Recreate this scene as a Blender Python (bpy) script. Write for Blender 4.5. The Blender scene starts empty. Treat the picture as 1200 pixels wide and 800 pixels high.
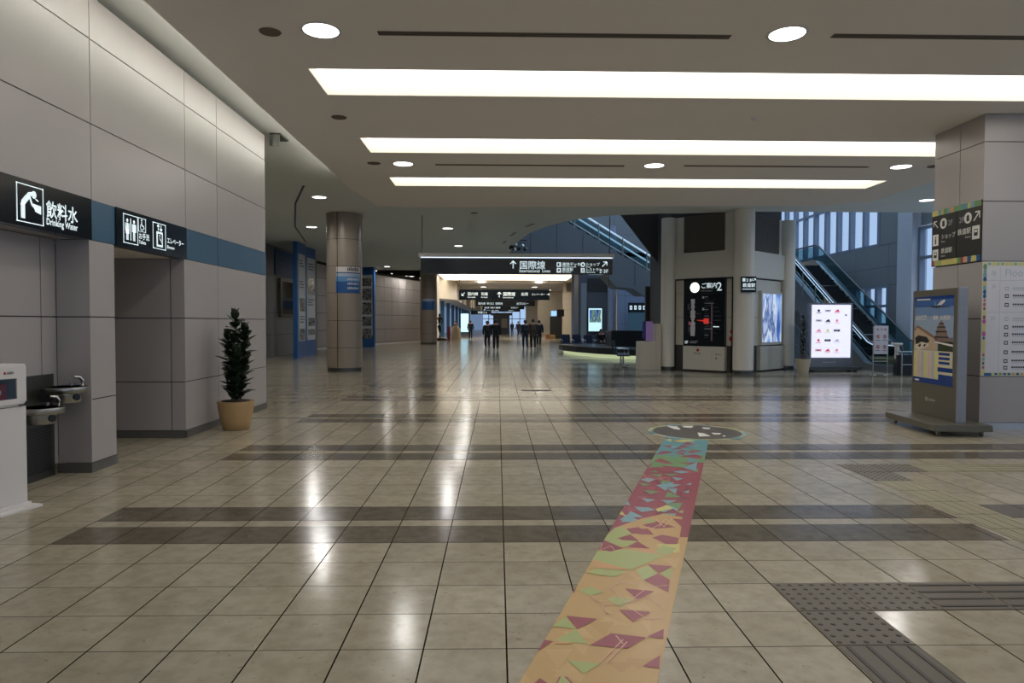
import bpy, bmesh, math, random
from mathutils import Vector, Matrix, Euler
R = random.Random(7)
sc = bpy.context.scene
COL = sc.collection

# ---------------------------------------------------------------- camera
cam_d = bpy.data.cameras.new('camera'); cam = bpy.data.objects.new('camera', cam_d); COL.objects.link(cam)
cam_d.sensor_width = 36.0; cam_d.lens = 803.5 / 1200 * 36; cam_d.clip_end = 600; cam_d.clip_start = 0.05
cam.matrix_world = (Matrix.Translation((0, 0, 1.5686)) @ Matrix.Rotation(-0.0210, 4, 'Z')
                    @ Matrix.Rotation(math.pi / 2 - 0.02734, 4, 'X') @ Matrix.Rotation(0.0021, 4, 'Z'))
sc.camera = cam
# ---------------------------------------------------------------- colour management, world
sc.view_settings.view_transform = 'Standard'; sc.view_settings.look = 'None'
sc.view_settings.exposure = 0.15; sc.view_settings.gamma = 1.0; sc.view_settings.use_curve_mapping = False
W = bpy.data.worlds.new('overcast_sky'); sc.world = W; W.use_nodes = True
nt = W.node_tree; bg = nt.nodes['Background']
tc = nt.nodes.new('ShaderNodeTexCoord'); sx = nt.nodes.new('ShaderNodeSeparateXYZ'); rp = nt.nodes.new('ShaderNodeValToRGB')
nt.links.new(tc.outputs['Generated'], sx.inputs[0]); nt.links.new(sx.outputs['Z'], rp.inputs[0]); nt.links.new(rp.outputs[0], bg.inputs[0])
rp.color_ramp.elements[0].color = (.17, .20, .27, 1); rp.color_ramp.elements[0].position = 0.0
rp.color_ramp.elements[1].color = (.66, .77, .94, 1); rp.color_ramp.elements[1].position = 0.9
e_ = rp.color_ramp.elements.new(.30); e_.color = (.19, .215, .29, 1)
bg.inputs['Strength'].default_value = 4.0
# lamp strengths used by the builders below
E_COVE = 2.0; E_DOWN = 5.0; P_DOWN = 70.0; P_UP = 160.0; E_EDGE = 19.0; E_CORR = 2.6; LC = (1, .965, .93)
def portal(loc, rot, sx_, sy_):
    d = bpy.data.lights.new('window_portal', 'AREA'); d.shape = 'RECTANGLE'; d.size = sx_; d.size_y = sy_
    d.cycles.is_portal = True
    o = bpy.data.objects.new('window_portal', d); o.location = loc; o.rotation_euler = rot; COL.objects.link(o)
portal((4, -6.9, 2.6), (math.pi / 2, 0, 0), 20, 4.6)
portal((14.9, 12, 2.6), (0, math.pi / 2, 0), 4.6, 24)
portal((8, 33.5, 10.9), (0, 0, 0), 13, 22)
portal((14.9, 31, 7.8), (0, math.pi / 2, 0), 6.2, 18)

# ---------------------------------------------------------------- materials
def lin(c):
    return tuple(((v / 255) / 12.92 if v / 255 <= .04045 else ((v / 255 + .055) / 1.055) ** 2.4) for v in c)
MATS = {}
def mat(name, col, rough=.5, metal=0.0, spec=.5, var=.06, scale=6.0, bump=0.0, bscale=60, emit=None, es=1.0, coat=0, alpha=None):
    if name in MATS: return MATS[name]
    m = bpy.data.materials.new(name); m.use_nodes = True; N = m.node_tree.nodes; Lk = m.node_tree.links
    b = N['Principled BSDF']; c = lin(col)
    geo = N.new('ShaderNodeNewGeometry'); nz = N.new('ShaderNodeTexNoise'); nz.inputs['Scale'].default_value = scale; nz.inputs['Detail'].default_value = 4
    Lk.new(geo.outputs['Position'], nz.inputs['Vector'])
    mx = N.new('ShaderNodeMix'); mx.data_type = 'RGBA'
    mx.inputs[6].default_value = tuple(v * (1 - var) for v in c) + (1,); mx.inputs[7].default_value = tuple(min(1, v * (1 + var)) for v in c) + (1,)
    Lk.new(nz.outputs['Fac'], mx.inputs[0]); Lk.new(mx.outputs[2], b.inputs['Base Color'])
    b.inputs['Roughness'].default_value = rough; b.inputs['Metallic'].default_value = metal; b.inputs['Specular IOR Level'].default_value = spec
    if coat: b.inputs['Coat Weight'].default_value = coat
    if bump:
        n2 = N.new('ShaderNodeTexNoise'); n2.inputs['Scale'].default_value = bscale; Lk.new(geo.outputs['Position'], n2.inputs['Vector'])
        bp = N.new('ShaderNodeBump'); bp.inputs['Strength'].default_value = bump; bp.inputs['Distance'].default_value = .01
        Lk.new(n2.outputs['Fac'], bp.inputs['Height']); Lk.new(bp.outputs[0], b.inputs['Normal'])
    if emit:
        b.inputs['Emission Color'].default_value = lin(emit) + (1,); b.inputs['Emission Strength'].default_value = es
    MATS[name] = m
    return m
def glass(name, tint=(225, 235, 240), refl=.12):
    if name in MATS: return MATS[name]
    m = bpy.data.materials.new(name); m.use_nodes = True; N = m.node_tree.nodes; Lk = m.node_tree.links
    N.remove(N['Principled BSDF']); t = N.new('ShaderNodeBsdfTransparent'); g = N.new('ShaderNodeBsdfGlossy'); mi = N.new('ShaderNodeMixShader')
    t.inputs[0].default_value = lin(tint) + (1,); g.inputs[1].default_value = .03
    lw_ = N.new('ShaderNodeLayerWeight'); lw_.inputs['Blend'].default_value = .5; pw = N.new('ShaderNodeMath'); pw.operation = 'POWER'; pw.inputs[1].default_value = 4.0
    ma = N.new('ShaderNodeMath'); ma.operation = 'MULTIPLY_ADD'; ma.inputs[1].default_value = .5; ma.inputs[2].default_value = .03
    Lk.new(lw_.outputs['Facing'], pw.inputs[0]); Lk.new(pw.outputs[0], ma.inputs[0]); Lk.new(ma.outputs[0], mi.inputs[0]); Lk.new(t.outputs[0], mi.inputs[1]); Lk.new(g.outputs[0], mi.inputs[2])
    Lk.new(mi.outputs[0], N['Material Output'].inputs[0]); MATS[name] = m
    return m
def poster(name, cols, scale=3.0, es=0.0, rough=.25, detail=3, stretch=(1, 1, 1)):
    """procedural picture: noise through a many-stop ramp"""
    if name in MATS: return MATS[name]
    m = bpy.data.materials.new(name); m.use_nodes = True; N = m.node_tree.nodes; Lk = m.node_tree.links; b = N['Principled BSDF']
    geo = N.new('ShaderNodeNewGeometry'); mp = N.new('ShaderNodeMapping'); mp.inputs['Scale'].default_value = stretch
    nz = N.new('ShaderNodeTexNoise'); nz.inputs['Scale'].default_value = scale; nz.inputs['Detail'].default_value = detail
    Lk.new(geo.outputs['Position'], mp.inputs[0]); Lk.new(mp.outputs[0], nz.inputs['Vector'])
    rp = N.new('ShaderNodeValToRGB'); cr = rp.color_ramp; n = len(cols)
    while len(cr.elements) < n: cr.elements.new(.5)
    for i, c in enumerate(cols):
        cr.elements[i].position = .32 + .36 * i / (n - 1); cr.elements[i].color = lin(c) + (1,)
    Lk.new(nz.outputs['Fac'], rp.inputs[0]); Lk.new(rp.outputs[0], b.inputs['Base Color']); b.inputs['Roughness'].default_value = rough
    if es: Lk.new(rp.outputs[0], b.inputs['Emission Color']); b.inputs['Emission Strength'].default_value = es
    MATS[name] = m
    return m

# floor: stone tiles with joints laid out in metres
X0, Y0, T = .0456, 3.2612, .4
def stone(name, c1, c2, c3, joint=(34, 28, 20), rough=.16):
    m = bpy.data.materials.new(name); m.use_nodes = True; N = m.node_tree.nodes; Lk = m.node_tree.links; b = N['Principled BSDF']
    geo = N.new('ShaderNodeNewGeometry'); sp = N.new('ShaderNodeSeparateXYZ'); Lk.new(geo.outputs['Position'], sp.inputs[0])
    def mth(op, a, bb=None, c=None):
        n = N.new('ShaderNodeMath'); n.operation = op
        for i, v in enumerate((a, bb, c)):
            if v is None: continue
            if isinstance(v, (int, float)): n.inputs[i].default_value = v
            else: Lk.new(v, n.inputs[i])
        return n.outputs[0]
    u = mth('DIVIDE', mth('SUBTRACT', sp.outputs[0], X0), T)
    v = mth('DIVIDE', mth('SUBTRACT', sp.outputs[1], Y0 - T), T)
    p = mth('SUBTRACT', v, mth('MULTIPLY', mth('FLOOR', mth('DIVIDE', v, 7.4)), 7.4))
    def near(val, w): return mth('LESS_THAN', mth('ABSOLUTE', mth('SUBTRACT', val, mth('ROUND', val))), w)
    jx = near(u, .0105)
    jy = mth('MULTIPLY', near(p, .0095), mth('LESS_THAN', p, 6.1))
    jy2 = mth('LESS_THAN', mth('ABSOLUTE', mth('SUBTRACT', p, 6.4)), .0095)
    jt = mth('MAXIMUM', jx, mth('MULTIPLY', mth('MAXIMUM', jy, jy2), .8))
    # per-tile tone
    cb = N.new('ShaderNodeCombineXYZ'); Lk.new(mth('FLOOR', u), cb.inputs[0]); Lk.new(mth('FLOOR', p), cb.inputs[1]); Lk.new(mth('FLOOR', mth('DIVIDE', v, 7.4)), cb.inputs[2])
    wn = N.new('ShaderNodeTexWhiteNoise'); Lk.new(cb.outputs[0], wn.inputs[0])
    n1 = N.new('ShaderNodeTexNoise'); n1.inputs['Scale'].default_value = 9; n1.inputs['Detail'].default_value = 6; n1.inputs['Roughness'].default_value = .6
    off = N.new('ShaderNodeVectorMath'); off.operation = 'ADD'; sc3 = N.new('ShaderNodeVectorMath'); sc3.operation = 'SCALE'; sc3.inputs['Scale'].default_value = 7
    Lk.new(wn.outputs['Color'], sc3.inputs[0]); Lk.new(geo.outputs['Position'], off.inputs[0]); Lk.new(sc3.outputs[0], off.inputs[1]); Lk.new(off.outputs[0], n1.inputs['Vector'])
    r1 = N.new('ShaderNodeValToRGB'); e = r1.color_ramp.elements; e[0].position = .36; e[0].color = lin(c1) + (1,); e[1].position = .60; e[1].color = lin(c2) + (1,)
    Lk.new(n1.outputs['Fac'], r1.inputs[0])
    vo = N.new('ShaderNodeTexNoise'); vo.inputs['Scale'].default_value = 28; vo.inputs['Detail'].default_value = 2; Lk.new(off.outputs[0], vo.inputs['Vector'])
    r2 = N.new('ShaderNodeValToRGB'); e = r2.color_ramp.elements; e[0].position = .66; e[0].color = (0, 0, 0, 1); e[1].position = .74; e[1].color = (1, 1, 1, 1)
    Lk.new(vo.outputs['Fac'], r2.inputs[0])
    mx = N.new('ShaderNodeMix'); mx.data_type = 'RGBA'; Lk.new(mth('MULTIPLY', r2.outputs[0], .55), mx.inputs[0]); Lk.new(r1.outputs[0], mx.inputs[6]); mx.inputs[7].default_value = lin(c3) + (1,)
    hv = N.new('ShaderNodeHueSaturation'); Lk.new(mx.outputs[2], hv.inputs['Color']); Lk.new(mth('ADD', mth('MULTIPLY', wn.outputs['Value'], .16), .92), hv.inputs['Value'])
    mj = N.new('ShaderNodeMix'); mj.data_type = 'RGBA'; Lk.new(jt, mj.inputs[0]); Lk.new(hv.outputs[0], mj.inputs[6]); mj.inputs[7].default_value = lin(joint) + (1,)
    Lk.new(mj.outputs[2], b.inputs['Base Color'])
    n3 = N.new('ShaderNodeTexNoise'); n3.inputs['Scale'].default_value = 2.5; n3.inputs['Detail'].default_value = 4; Lk.new(geo.outputs['Position'], n3.inputs['Vector'])
    Lk.new(mth('ADD', mth('ADD', mth('MULTIPLY', n3.outputs['Fac'], .04), rough - .02), mth('MULTIPLY', jt, .6)), b.inputs['Roughness'])
    Lk.new(mth('SUBTRACT', .22, mth('MULTIPLY', jt, .22)), b.inputs['Specular IOR Level'])
    MATS[name] = m
    return m
M_FLOOR = stone('polished_cream_stone', (152, 143, 124), (166, 157, 138), (128, 114, 92))
M_BAND = stone('polished_brown_stone', (92, 84, 73), (104, 97, 85), (134, 124, 108), joint=(44, 36, 28))
M_PANEL = mat('warm_grey_metal_panel', (172, 166, 164), rough=.36, metal=.15, var=.03, scale=1.2)
M_PANELD = mat('slate_grey_panel', (128, 131, 134), rough=.45, metal=.2, var=.04, scale=1.2)
M_GAP = mat('dark_joint', (34, 30, 28), rough=.8)
M_BASE = mat('grey_baseboard', (92, 90, 86), rough=.4)
M_CEIL = mat('matt_cream_ceiling', (236, 230, 224), rough=.9, spec=.1, var=.02, scale=.8)
M_CEIL2 = mat('matt_pale_ceiling', (218, 222, 218), rough=.9, spec=.1, var=.02, scale=.8)
M_COVE = mat('cove_diffuser', (250, 246, 232), rough=.8, emit=(255, 251, 244), es=E_COVE)
M_COVEC = mat('corridor_cove_diffuser', (250, 246, 232), rough=.8, emit=(255, 243, 222), es=E_CORR)
M_COVES = mat('cove_side_paint', (250, 244, 230), rough=.8)
M_LAMP = mat('downlight_lens', (255, 255, 255), rough=.5, emit=(255, 252, 246), es=E_DOWN)
M_WHITE = mat('white_paint', (214, 209, 206), rough=.45, var=.01)
M_STEEL = mat('brushed_steel', (176, 176, 172), rough=.28, metal=1.0, var=.08, scale=20)
M_STEELD = mat('dark_steel', (98, 98, 94), rough=.4, metal=.9, var=.08, scale=20)
M_BLACK = mat('black_plastic', (22, 22, 24), rough=.35)
M_SIGN = mat('black_glossy_sign', (20, 27, 34), rough=.16, var=.03)
M_TXT = mat('lit_white_lettering', (230, 238, 240), rough=.5, emit=(215, 235, 240), es=.62)
M_TXTP = mat('white_printed_lettering', (222, 222, 216), rough=.5)
M_TXTD = mat('dark_printed_lettering', (44, 44, 52), rough=.5)
M_BLUEB = mat('steel_blue_band', (74, 108, 134), rough=.3, metal=.3, var=.03)
M_RED = mat('red_paint', (178, 36, 38), rough=.4)
M_COL = mat('tan_stone_cladding', (150, 138, 124), rough=.3, var=.07, scale=14)
M_ROUND = mat('grey_beige_column_paint', (222, 217, 205), rough=.3, var=.02)
M_GLASS = glass('clear_glass')
M_GLASST = glass('balustrade_glass', (184, 208, 212))
M_BLUE = mat('blue_board', (34, 90, 152), rough=.4)
M_SKYTXT = mat('pale_grey_print', (170, 176, 184), rough=.5)

# ---------------------------------------------------------------- mesh helpers
class MB:
    def __init__(s, M=None): s.v = []; s.f = []; s.mi = []; s.sm = []; s.mats = []; s.M = M or Matrix.Identity(4)
    def mid(s, m):
        if m not in s.mats: s.mats.append(m)
        return s.mats.index(m)
    def add(s, vs, fs, m, smooth=False):
        o = len(s.v); s.v += [tuple(s.M @ Vector(p)) for p in vs]; k = s.mid(m)
        for f in fs: s.f.append(tuple(i + o for i in f)); s.mi.append(k); s.sm.append(smooth)
    def box(s, a, b, m):
        x0, x1 = sorted((a[0], b[0])); y0, y1 = sorted((a[1], b[1])); z0, z1 = sorted((a[2], b[2]))
        s.add([(x0, y0, z0), (x1, y0, z0), (x1, y1, z0), (x0, y1, z0), (x0, y0, z1), (x1, y0, z1), (x1, y1, z1), (x0, y1, z1)],
              [(0, 3, 2, 1), (4, 5, 6, 7), (0, 1, 5, 4), (1, 2, 6, 5), (2, 3, 7, 6), (3, 0, 4, 7)], m)
    def poly(s, ps, m): s.add(ps, [tuple(range(len(ps)))], m)
    def prism(s, ps, z0, z1, m):
        n = len(ps); area = sum(ps[i][0] * ps[(i + 1) % n][1] - ps[(i + 1) % n][0] * ps[i][1] for i in range(n))
        if area < 0: ps = ps[::-1]
        s.add([(p[0], p[1], z0) for p in ps] + [(p[0], p[1], z1) for p in ps],
              [tuple(range(n))[::-1], tuple(range(n, 2 * n))] + [(i, (i + 1) % n, n + (i + 1) % n, n + i) for i in range(n)], m)
    def loft(s, rings, m, caps=True, smooth=True):
        """rings: list of (center, rx, ry)"""
        n = 24; vs = []; fs = []
        for c, rx, ry in rings:
            for i in range(n):
                a = 2 * math.pi * i / n; vs.append((c[0] + rx * math.cos(a), c[1] + ry * math.sin(a), c[2]))
        for k in range(len(rings) - 1):
            for i in range(n):
                fs.append((k * n + i, k * n + (i + 1) % n, (k + 1) * n + (i + 1) % n, (k + 1) * n + i))
        s.add(vs, fs, m, smooth)
        if caps:
            s.add(vs[:n], [tuple(range(n))[::-1]], m); s.add(vs[-n:], [tuple(range(n))], m)
    def cyl(s, c, r, z0, z1, m): s.loft([((c[0], c[1], z0), r, r), ((c[0], c[1], z1), r, r)], m)
    def tube(s, pts, r, m, n=10, closed=False):
        pts = [Vector(p) for p in pts]; vs = []; fs = []; K = len(pts)
        for k, p in enumerate(pts):
            a = pts[k - 1] if (k > 0 or closed) else p; b = pts[(k + 1) % K] if (k < K - 1 or closed) else p
            t = (b - a).normalized() if (b - a).length > 1e-9 else Vector((0, 0, 1))
            u = t.cross(Vector((0, 0, 1))); u = u.normalized() if u.length > 1e-3 else Vector((1, 0, 0)); w = t.cross(u)
            rr = r[k] if isinstance(r, (list, tuple)) else r
            for i in range(n):
                q = 2 * math.pi * i / n; vs.append(tuple(p + rr * (math.cos(q) * u + math.sin(q) * w)))
        for k in range(K if closed else K - 1):
            for i in range(n):
                j = (k + 1) % K; fs.append((k * n + i, k * n + (i + 1) % n, j * n + (i + 1) % n, j * n + i))
        s.add(vs, fs, m, True)
        if not closed: s.add(vs[:n], [tuple(range(n))], m); s.add(vs[-n:], [tuple(range(n))[::-1]], m)
    def disc(s, c, r, m, n=24, z=0, ry=None):
        ry = ry or r
        s.poly([(c[0] + r * math.cos(2 * math.pi * i / n), c[1] + ry * math.sin(2 * math.pi * i / n), z) for i in range(n)], m)
    def text(s, body, size, x, y, z, m, align='LEFT', sx=1.0, bold=0.0):
        cu = bpy.data.curves.new('t', 'FONT'); cu.body = body; cu.size = size; cu.align_x = align; cu.offset = bold; cu.resolution_u = 2
        ob = bpy.data.objects.new('t', cu); COL.objects.link(ob)
        dg = bpy.context.evaluated_depsgraph_get(); me = bpy.data.meshes.new_from_object(ob.evaluated_get(dg))
        vs = [(x + p.co.x * sx, y + p.co.y, z) for p in me.vertices]; fs = [tuple(p.vertices) for p in me.polygons]
        s.add(vs, fs, m); bpy.data.objects.remove(ob); bpy.data.curves.remove(cu); bpy.data.meshes.remove(me)
    def build(s, name, parent=None, bevel=0):
        me = bpy.data.meshes.new(name); me.from_pydata(s.v, [], s.f)
        for m in s.mats: me.materials.append(m)
        me.polygons.foreach_set('material_index', s.mi); me.polygons.foreach_set('use_smooth', s.sm); me.update()
        o = bpy.data.objects.new(name, me); COL.objects.link(o)
        if parent: o.parent = parent; o.matrix_parent_inverse = Matrix.Translation(-parent.location) if parent.location.length else Matrix.Identity(4)
        if bevel:
            b = o.modifiers.new('bevel', 'BEVEL'); b.width = bevel; b.segments = 2; b.limit_method = 'ANGLE'
        return o
def fr(o, r, n=None):
    """frame: x to the right of the face, y up, z out of the face"""
    r = Vector(r).normalized(); u = Vector((0, 0, 1)); w = r.cross(u)
    return Matrix(((r.x, u.x, w.x, o[0]), (r.y, u.y, w.y, o[1]), (r.z, u.z, w.z, o[2]), (0, 0, 0, 1)))
def tag(o, label, cat, group=None):
    o['label'] = label; o['category'] = cat
    if group: o['group'] = group
    return o
def struct(o):
    """the setting: plain wall_<side>, ceiling, floor, window_<n>, trim_<n> names"""
    n = o.name
    for a, c in (('wall_left', 'wall_left'), ('wall_recess', 'wall_left'), ('wall_pier', 'wall_left'), ('wall_corridor_mouth', 'wall_left'), ('wall_corridor_end', 'wall_left'), ('wall_wing', 'wall_far_left'), ('wall_curved', 'wall_far_left'), ('wall_far_left', 'wall_far_left'), ('wall_shops', 'wall_far_left'),
                 ('wall_corridor_left', 'wall_far_left'), ('wall_corridor', 'wall_far_right'), ('wall_atrium_right', 'wall_right'), ('wall_right', 'wall_right'), ('wall_back', 'wall_back'), ('wall_core', 'wall_middle'), ('wall_escalator', 'wall_right'), ('wall_stair', 'wall_middle'), ('wall_far_core', 'wall_middle'), ('wall_atrium', 'wall_far'),
                 ('pillar', 'pillar'), ('ceiling', 'ceiling'), ('floor', 'floor')):
        if n.startswith(a): o.name = c; break
    o['kind'] = 'structure'; return o
def split_part(o, gap, name):
    """separate a printed part into its own pieces: one mesh per word, picture or mark"""
    me = o.data; n = len(me.vertices); par = list(range(n))
    def find(i):
        while par[i] != i: par[i] = par[par[i]]; i = par[i]
        return i
    for p in me.polygons:
        v = p.vertices
        for k in v[1:]: par[find(k)] = find(v[0])
    isl = {}
    for i in range(n): isl.setdefault(find(i), []).append(i)
    bb = []
    for r_, vs in isl.items():
        c = [me.vertices[i].co for i in vs]; bb.append([[min(q[k] for q in c) - gap / 2 for k in range(3)], [max(q[k] for q in c) + gap / 2 for k in range(3)], [r_]])
    ch = True
    while ch:
        ch = False; out = []
        for b_ in bb:
            for q in out:
                if all(b_[0][k] <= q[1][k] and q[0][k] <= b_[1][k] for k in range(3)):
                    q[0] = [min(q[0][k], b_[0][k]) for k in range(3)]; q[1] = [max(q[1][k], b_[1][k]) for k in range(3)]; q[2] += b_[2]; ch = True; break
            else: out.append(b_)
        bb = out
    pm = o.matrix_parent_inverse.copy(); pa = o.parent; polys = {}
    for p in me.polygons: polys.setdefault(find(p.vertices[0]), []).append(p)
    for b_ in bb:
        ps = [p for r_ in b_[2] for p in polys.get(r_, [])]; ids = sorted({i for p in ps for i in p.vertices}); mp = {v: k for k, v in enumerate(ids)}
        m2 = bpy.data.meshes.new(name); m2.from_pydata([me.vertices[i].co for i in ids], [], [[mp[i] for i in p.vertices] for p in ps])
        for m in me.materials: m2.materials.append(m)
        for p, q in zip(ps, m2.polygons): q.material_index = p.material_index; q.use_smooth = p.use_smooth
        x = bpy.data.objects.new(name, m2); COL.objects.link(x); x.parent = pa; x.matrix_parent_inverse = pm
    bpy.data.objects.remove(o)
def empty(name, loc, label, cat, group=None):
    o = bpy.data.objects.new(name, None); o.location = loc; o.empty_display_size = .1; COL.objects.link(o); return tag(o, label, cat, group)
def panel_wall(name, p0, r, ub, zb, m=None, holes=(), thick=.06, gap=.012, parent=None, back=True):
    """cladding panels over a dark backing; front face in the frame's z=0 plane"""
    m = m or M_PANEL; b = MB(fr((p0[0], p0[1], 0), (r[0], r[1], 0)))
    for i in range(len(ub) - 1):
        for j in range(len(zb) - 1):
            if (i, j) in holes: continue
            b.box((ub[i] + gap / 2, zb[j] + gap / 2, -.02), (ub[i + 1] - gap / 2, zb[j + 1] - gap / 2, 0), m)
            if back: b.box((ub[i] + (.05 if i == 0 else 0), zb[j], -thick), (ub[i + 1] - (.05 if i == len(ub) - 2 else 0), zb[j + 1], -.012), M_GAP)
    return b.build(name, parent)

# ================================================================= STRUCTURE
CP, CU, CA, CC = 4.65, 5.05, 11.0, 6.0          # plate, upper ceiling, atrium, corridor
XR = 15.0; XL = -14.0; YB = -7.0; YE = 186.0
def floor():
    b = MB(); b.box((XL - 1, YB - 1, -.3), (XR + 3, YE + 1, 0), M_FLOOR)
    z = .0015
    for k in range(-1, 40):
        ya = Y0 + 4 * T + 2.96 * k
        if ya < -6: continue
        xe = 3.72 if k == 0 else XR
        for a, c in ((0, T), (1.4 * T, 2.4 * T)):
            b.box((X0 - 8 * T, ya + a, 0), (xe, ya + c, z), M_BAND)
            if k == 0: b.box((4.17, ya + a, 0), (XR, ya + c, z), M_BAND)
        if k >= 2: b.box((-9 if k > 2 else -4.2, ya + 1.15 * T, 0), (X0 - 8 * T, ya + 1.27 * T, z), M_BAND)
    return struct(b.build('floor'))
floor()

def poly_plate(name, pts, z0, z1, m, holes=()):
    """horizontal plate with rectangular holes cut through (grid of cells)"""
    b = MB()
    if not holes:
        b.prism(pts, z0, z1, m); return struct(b.build(name))
# ceiling plate with three coves in view and two unseen, added for light; x splits
COVES = [(2.75, 3.75), (5.35, 6.15), (8.47, 9.45), (11.60, 12.60), (14.72, 15.62)]
CX0, CX1 = -2.32, 8.42
def plate():
    b = MB(); x0, x1 = -3.40, 9.46; th = .22
    b.box((x0, YB, CP), (CX0, 15.98, CP + th), M_CEIL)
    b.box((CX1, YB, CP), (x1, 15.62, CP + th), M_CEIL)
    ys = [YB] + [v for c in COVES for v in c] + [15.98]
    for i in range(0, len(ys), 2): b.box((CX0, ys[i], CP), (CX1, ys[i + 1], CP + th), M_CEIL)
    b.prism([(CX1, 15.62), (x1, 15.62), (x1, 15.64), (CX1, 15.98)], CP, CP + th, M_CEIL)
    b.prism([(x0, 15.98), (CX1, 15.98), (x1, 15.64), (9.44, 17.3), (8.2, 17.9), (-2.3, 18.5), (-3.2, 18.3)], CP, CP + th, M_CEIL)
    return struct(b.build('ceiling_plate'))
plate()
for i, (a, c) in enumerate(COVES):
    t = empty('cove_light', ((CX0 + CX1) / 2, (a + c) / 2, CP), ['unseen ceiling cove light added right over the camera', 'unseen ceiling cove light added just in front of the camera, above the frame', 'widest and nearest of the three long lit ceiling coves', 'middle one of the three long lit ceiling coves', 'farthest and thinest of the three long lit ceiling coves'][i].replace('thinest', 'thinnest'), 'ceiling light', 'long lit ceiling coves')
    b = MB(); b.box((CX0 - .02, a - .02, CP + .14), (CX1 + .02, c + .02, CP + .16), M_COVE); b.build('diffuser', t)
    b = MB(); e = .012
    b.box((CX0, a, CP + .002), (CX1, a + e, CP + .14), M_COVES); b.box((CX0, c - e, CP + .002), (CX1, c, CP + .14), M_COVES)
    b.box((CX0, a + e, CP + .002), (CX0 + e, c - e, CP + .14), M_COVES); b.box((CX1 - e, a + e, CP + .002), (CX1, c - e, CP + .14), M_COVES)
    b.build('side_frame', t)
# upper ceiling: everything round the atrium opening
ARCH = [(9.0, 21.35), (7.7, 21.2), (5.9, 21.8), (5.2, 21.8), (3.77, 22.2), (2.76, 23.0), (2.27, 23.8), (1.75, 24.9), (1.22, 26.8), (.85, 29.7), (.68, 32.2), (.62, 36), (.62, 46)]
def ceil2():
    b = MB(); th = .3
    b.prism([(XL, YB), (XR, YB), (XR, 21.35), (9.0, 21.35), (XL, 21.35)], CU, CU + th, M_CEIL2)
    for i in range(len(ARCH) - 1):
        (xa, ya), (xb, yb) = ARCH[i], ARCH[i + 1]
        if i < 1: continue
        ya2, yb2 = max(ya, 21.35), max(yb, 21.35)
        if yb2 - ya2 < .01: continue
        b.prism([(XL, ya2), (xa, ya2), (xb, yb2), (XL, yb2)], CU, CU + th, M_CEIL2)
    return struct(b.build('ceiling_upper'))
ceil2()
# edge fascia of the opening rising into the atrium
b = MB(); A2 = [(XR, 21.35)] + ARCH
for i in range(len(A2) - 1):
    (xa, ya), (xb, yb) = A2[i], A2[i + 1]; d = Vector((xb - xa, yb - ya, 0)).normalized(); n = Vector((-d.y, d.x, 0)) * -.1
    b.prism([(xa, ya), (xb, yb), (xb - n.x * -1, yb - n.y * -1), (xa - n.x * -1, ya - n.y * -1)], CU + .3, CA, M_PANELD)
struct(b.build('wall_atrium_front'))
b = MB()  # glazed atrium roof, unseen, added to let daylight into the void
for i in range(8): b.box((.5 + i * 2.05, 21.2, CA), (.7 + i * 2.05, 46.4, CA + .3), M_CEIL2)
for i in range(7): b.box((.7, 21.2 + i * 4.1, CA), (XR + .2, 21.45 + i * 4.1, CA + .3), M_CEIL2)
f = struct(b.build('added_skylight')); g = MB(); g.box((.6, 21.2, CA + .3), (XR + .2, 46.4, CA + .32), M_GLASS); g.build('pane', f)
b = MB(); b.box((XL, 46.0, CC), (XR, YE, CC + .3), M_CEIL)
for k, y in enumerate([73.5, 76, 78.5, 81, 83.5, 86]): b.box((-4.3, y, CC - .18), (7, y + .9, CC), M_CEIL)
struct(b.build('ceiling_corridor'))
# light strips hidden on top of the plate's left edge
b = MB(); b.box((-3.32, YB + .5, CP + .24), (-3.22, 15.9, CP + .27), mat('edge_light_strip', (250, 248, 242), emit=(250, 248, 240), es=E_EDGE))
tag(b.build('cove_strip_light'), 'light strip on top of the dropped ceiling along its left edge', 'ceiling light')
b = MB(); pts = [(-4.98, 17.7), (-5.95, 20.3), (-7.4, 25.2), (-8.36, 30.1)]
for i in range(len(pts) - 1):
    (xa, ya), (xb, yb) = pts[i], pts[i + 1]; b.prism([(xa, ya), (xa + .055, ya), (xb + .055, yb), (xb, yb)], CU - .012, CU, M_BLACK)
struct(b.build('trim_1'))
b = MB()
for (xa, ya), (xb, yb) in [((1.2, 24.2), (.95, 24.9)), ((.62, 26.5), (.45, 27.6)), ((.28, 29.2), (.18, 30.3))]:
    b.prism([(xa, ya), (xa + .12, ya), (xb + .12, yb), (xb, yb)], CU - .012, CU, M_BLACK)
struct(b.build('trim_2'))

# ---- left wall
XW = -4.22
def lw(name, y0, y1, zb, extra=(), m=None): 
    ys = [y0] + [y for y in extra if y0 < y < y1] + [y1]
    return struct(panel_wall(name, (XW, 0), (0, 1), ys, zb, m))
lw('wall_left', YB, 12.59, [2.83, 3.62, 4.49, CU - .1], (-3.5, -1.35, .8, 2.95, 5.1, 7.25, 9.40, 10.45))
lw('wall_left_pier', 7.19, 7.66, [.1, .76, 1.62, 2.42])
lw('wall_left_end', 9.34, 12.59, [.1, .76, 1.62, 2.42], (10.45,))
b = MB(fr((XW, 0, 0), (0, 1, 0)))
b.box((7.22, 2.42, -.05), (7.67, 2.83, .004), M_BLUEB); b.box((9.39, 2.42, -.05), (10.444, 2.83, .004), M_BLUEB); b.box((10.456, 2.42, -.05), (12.59, 2.83, .004), M_BLUEB)
struct(b.build('trim_3'))
struct(panel_wall('wall_left_return', (XW, 12.59), (-1, 0), [0.0, 1.2, 2.4, 3.6, 4.8, 6.0, 9.8], [.1, .76, 1.62, 2.42, 2.83, 3.62, 4.49, CU - .1]))
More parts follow.
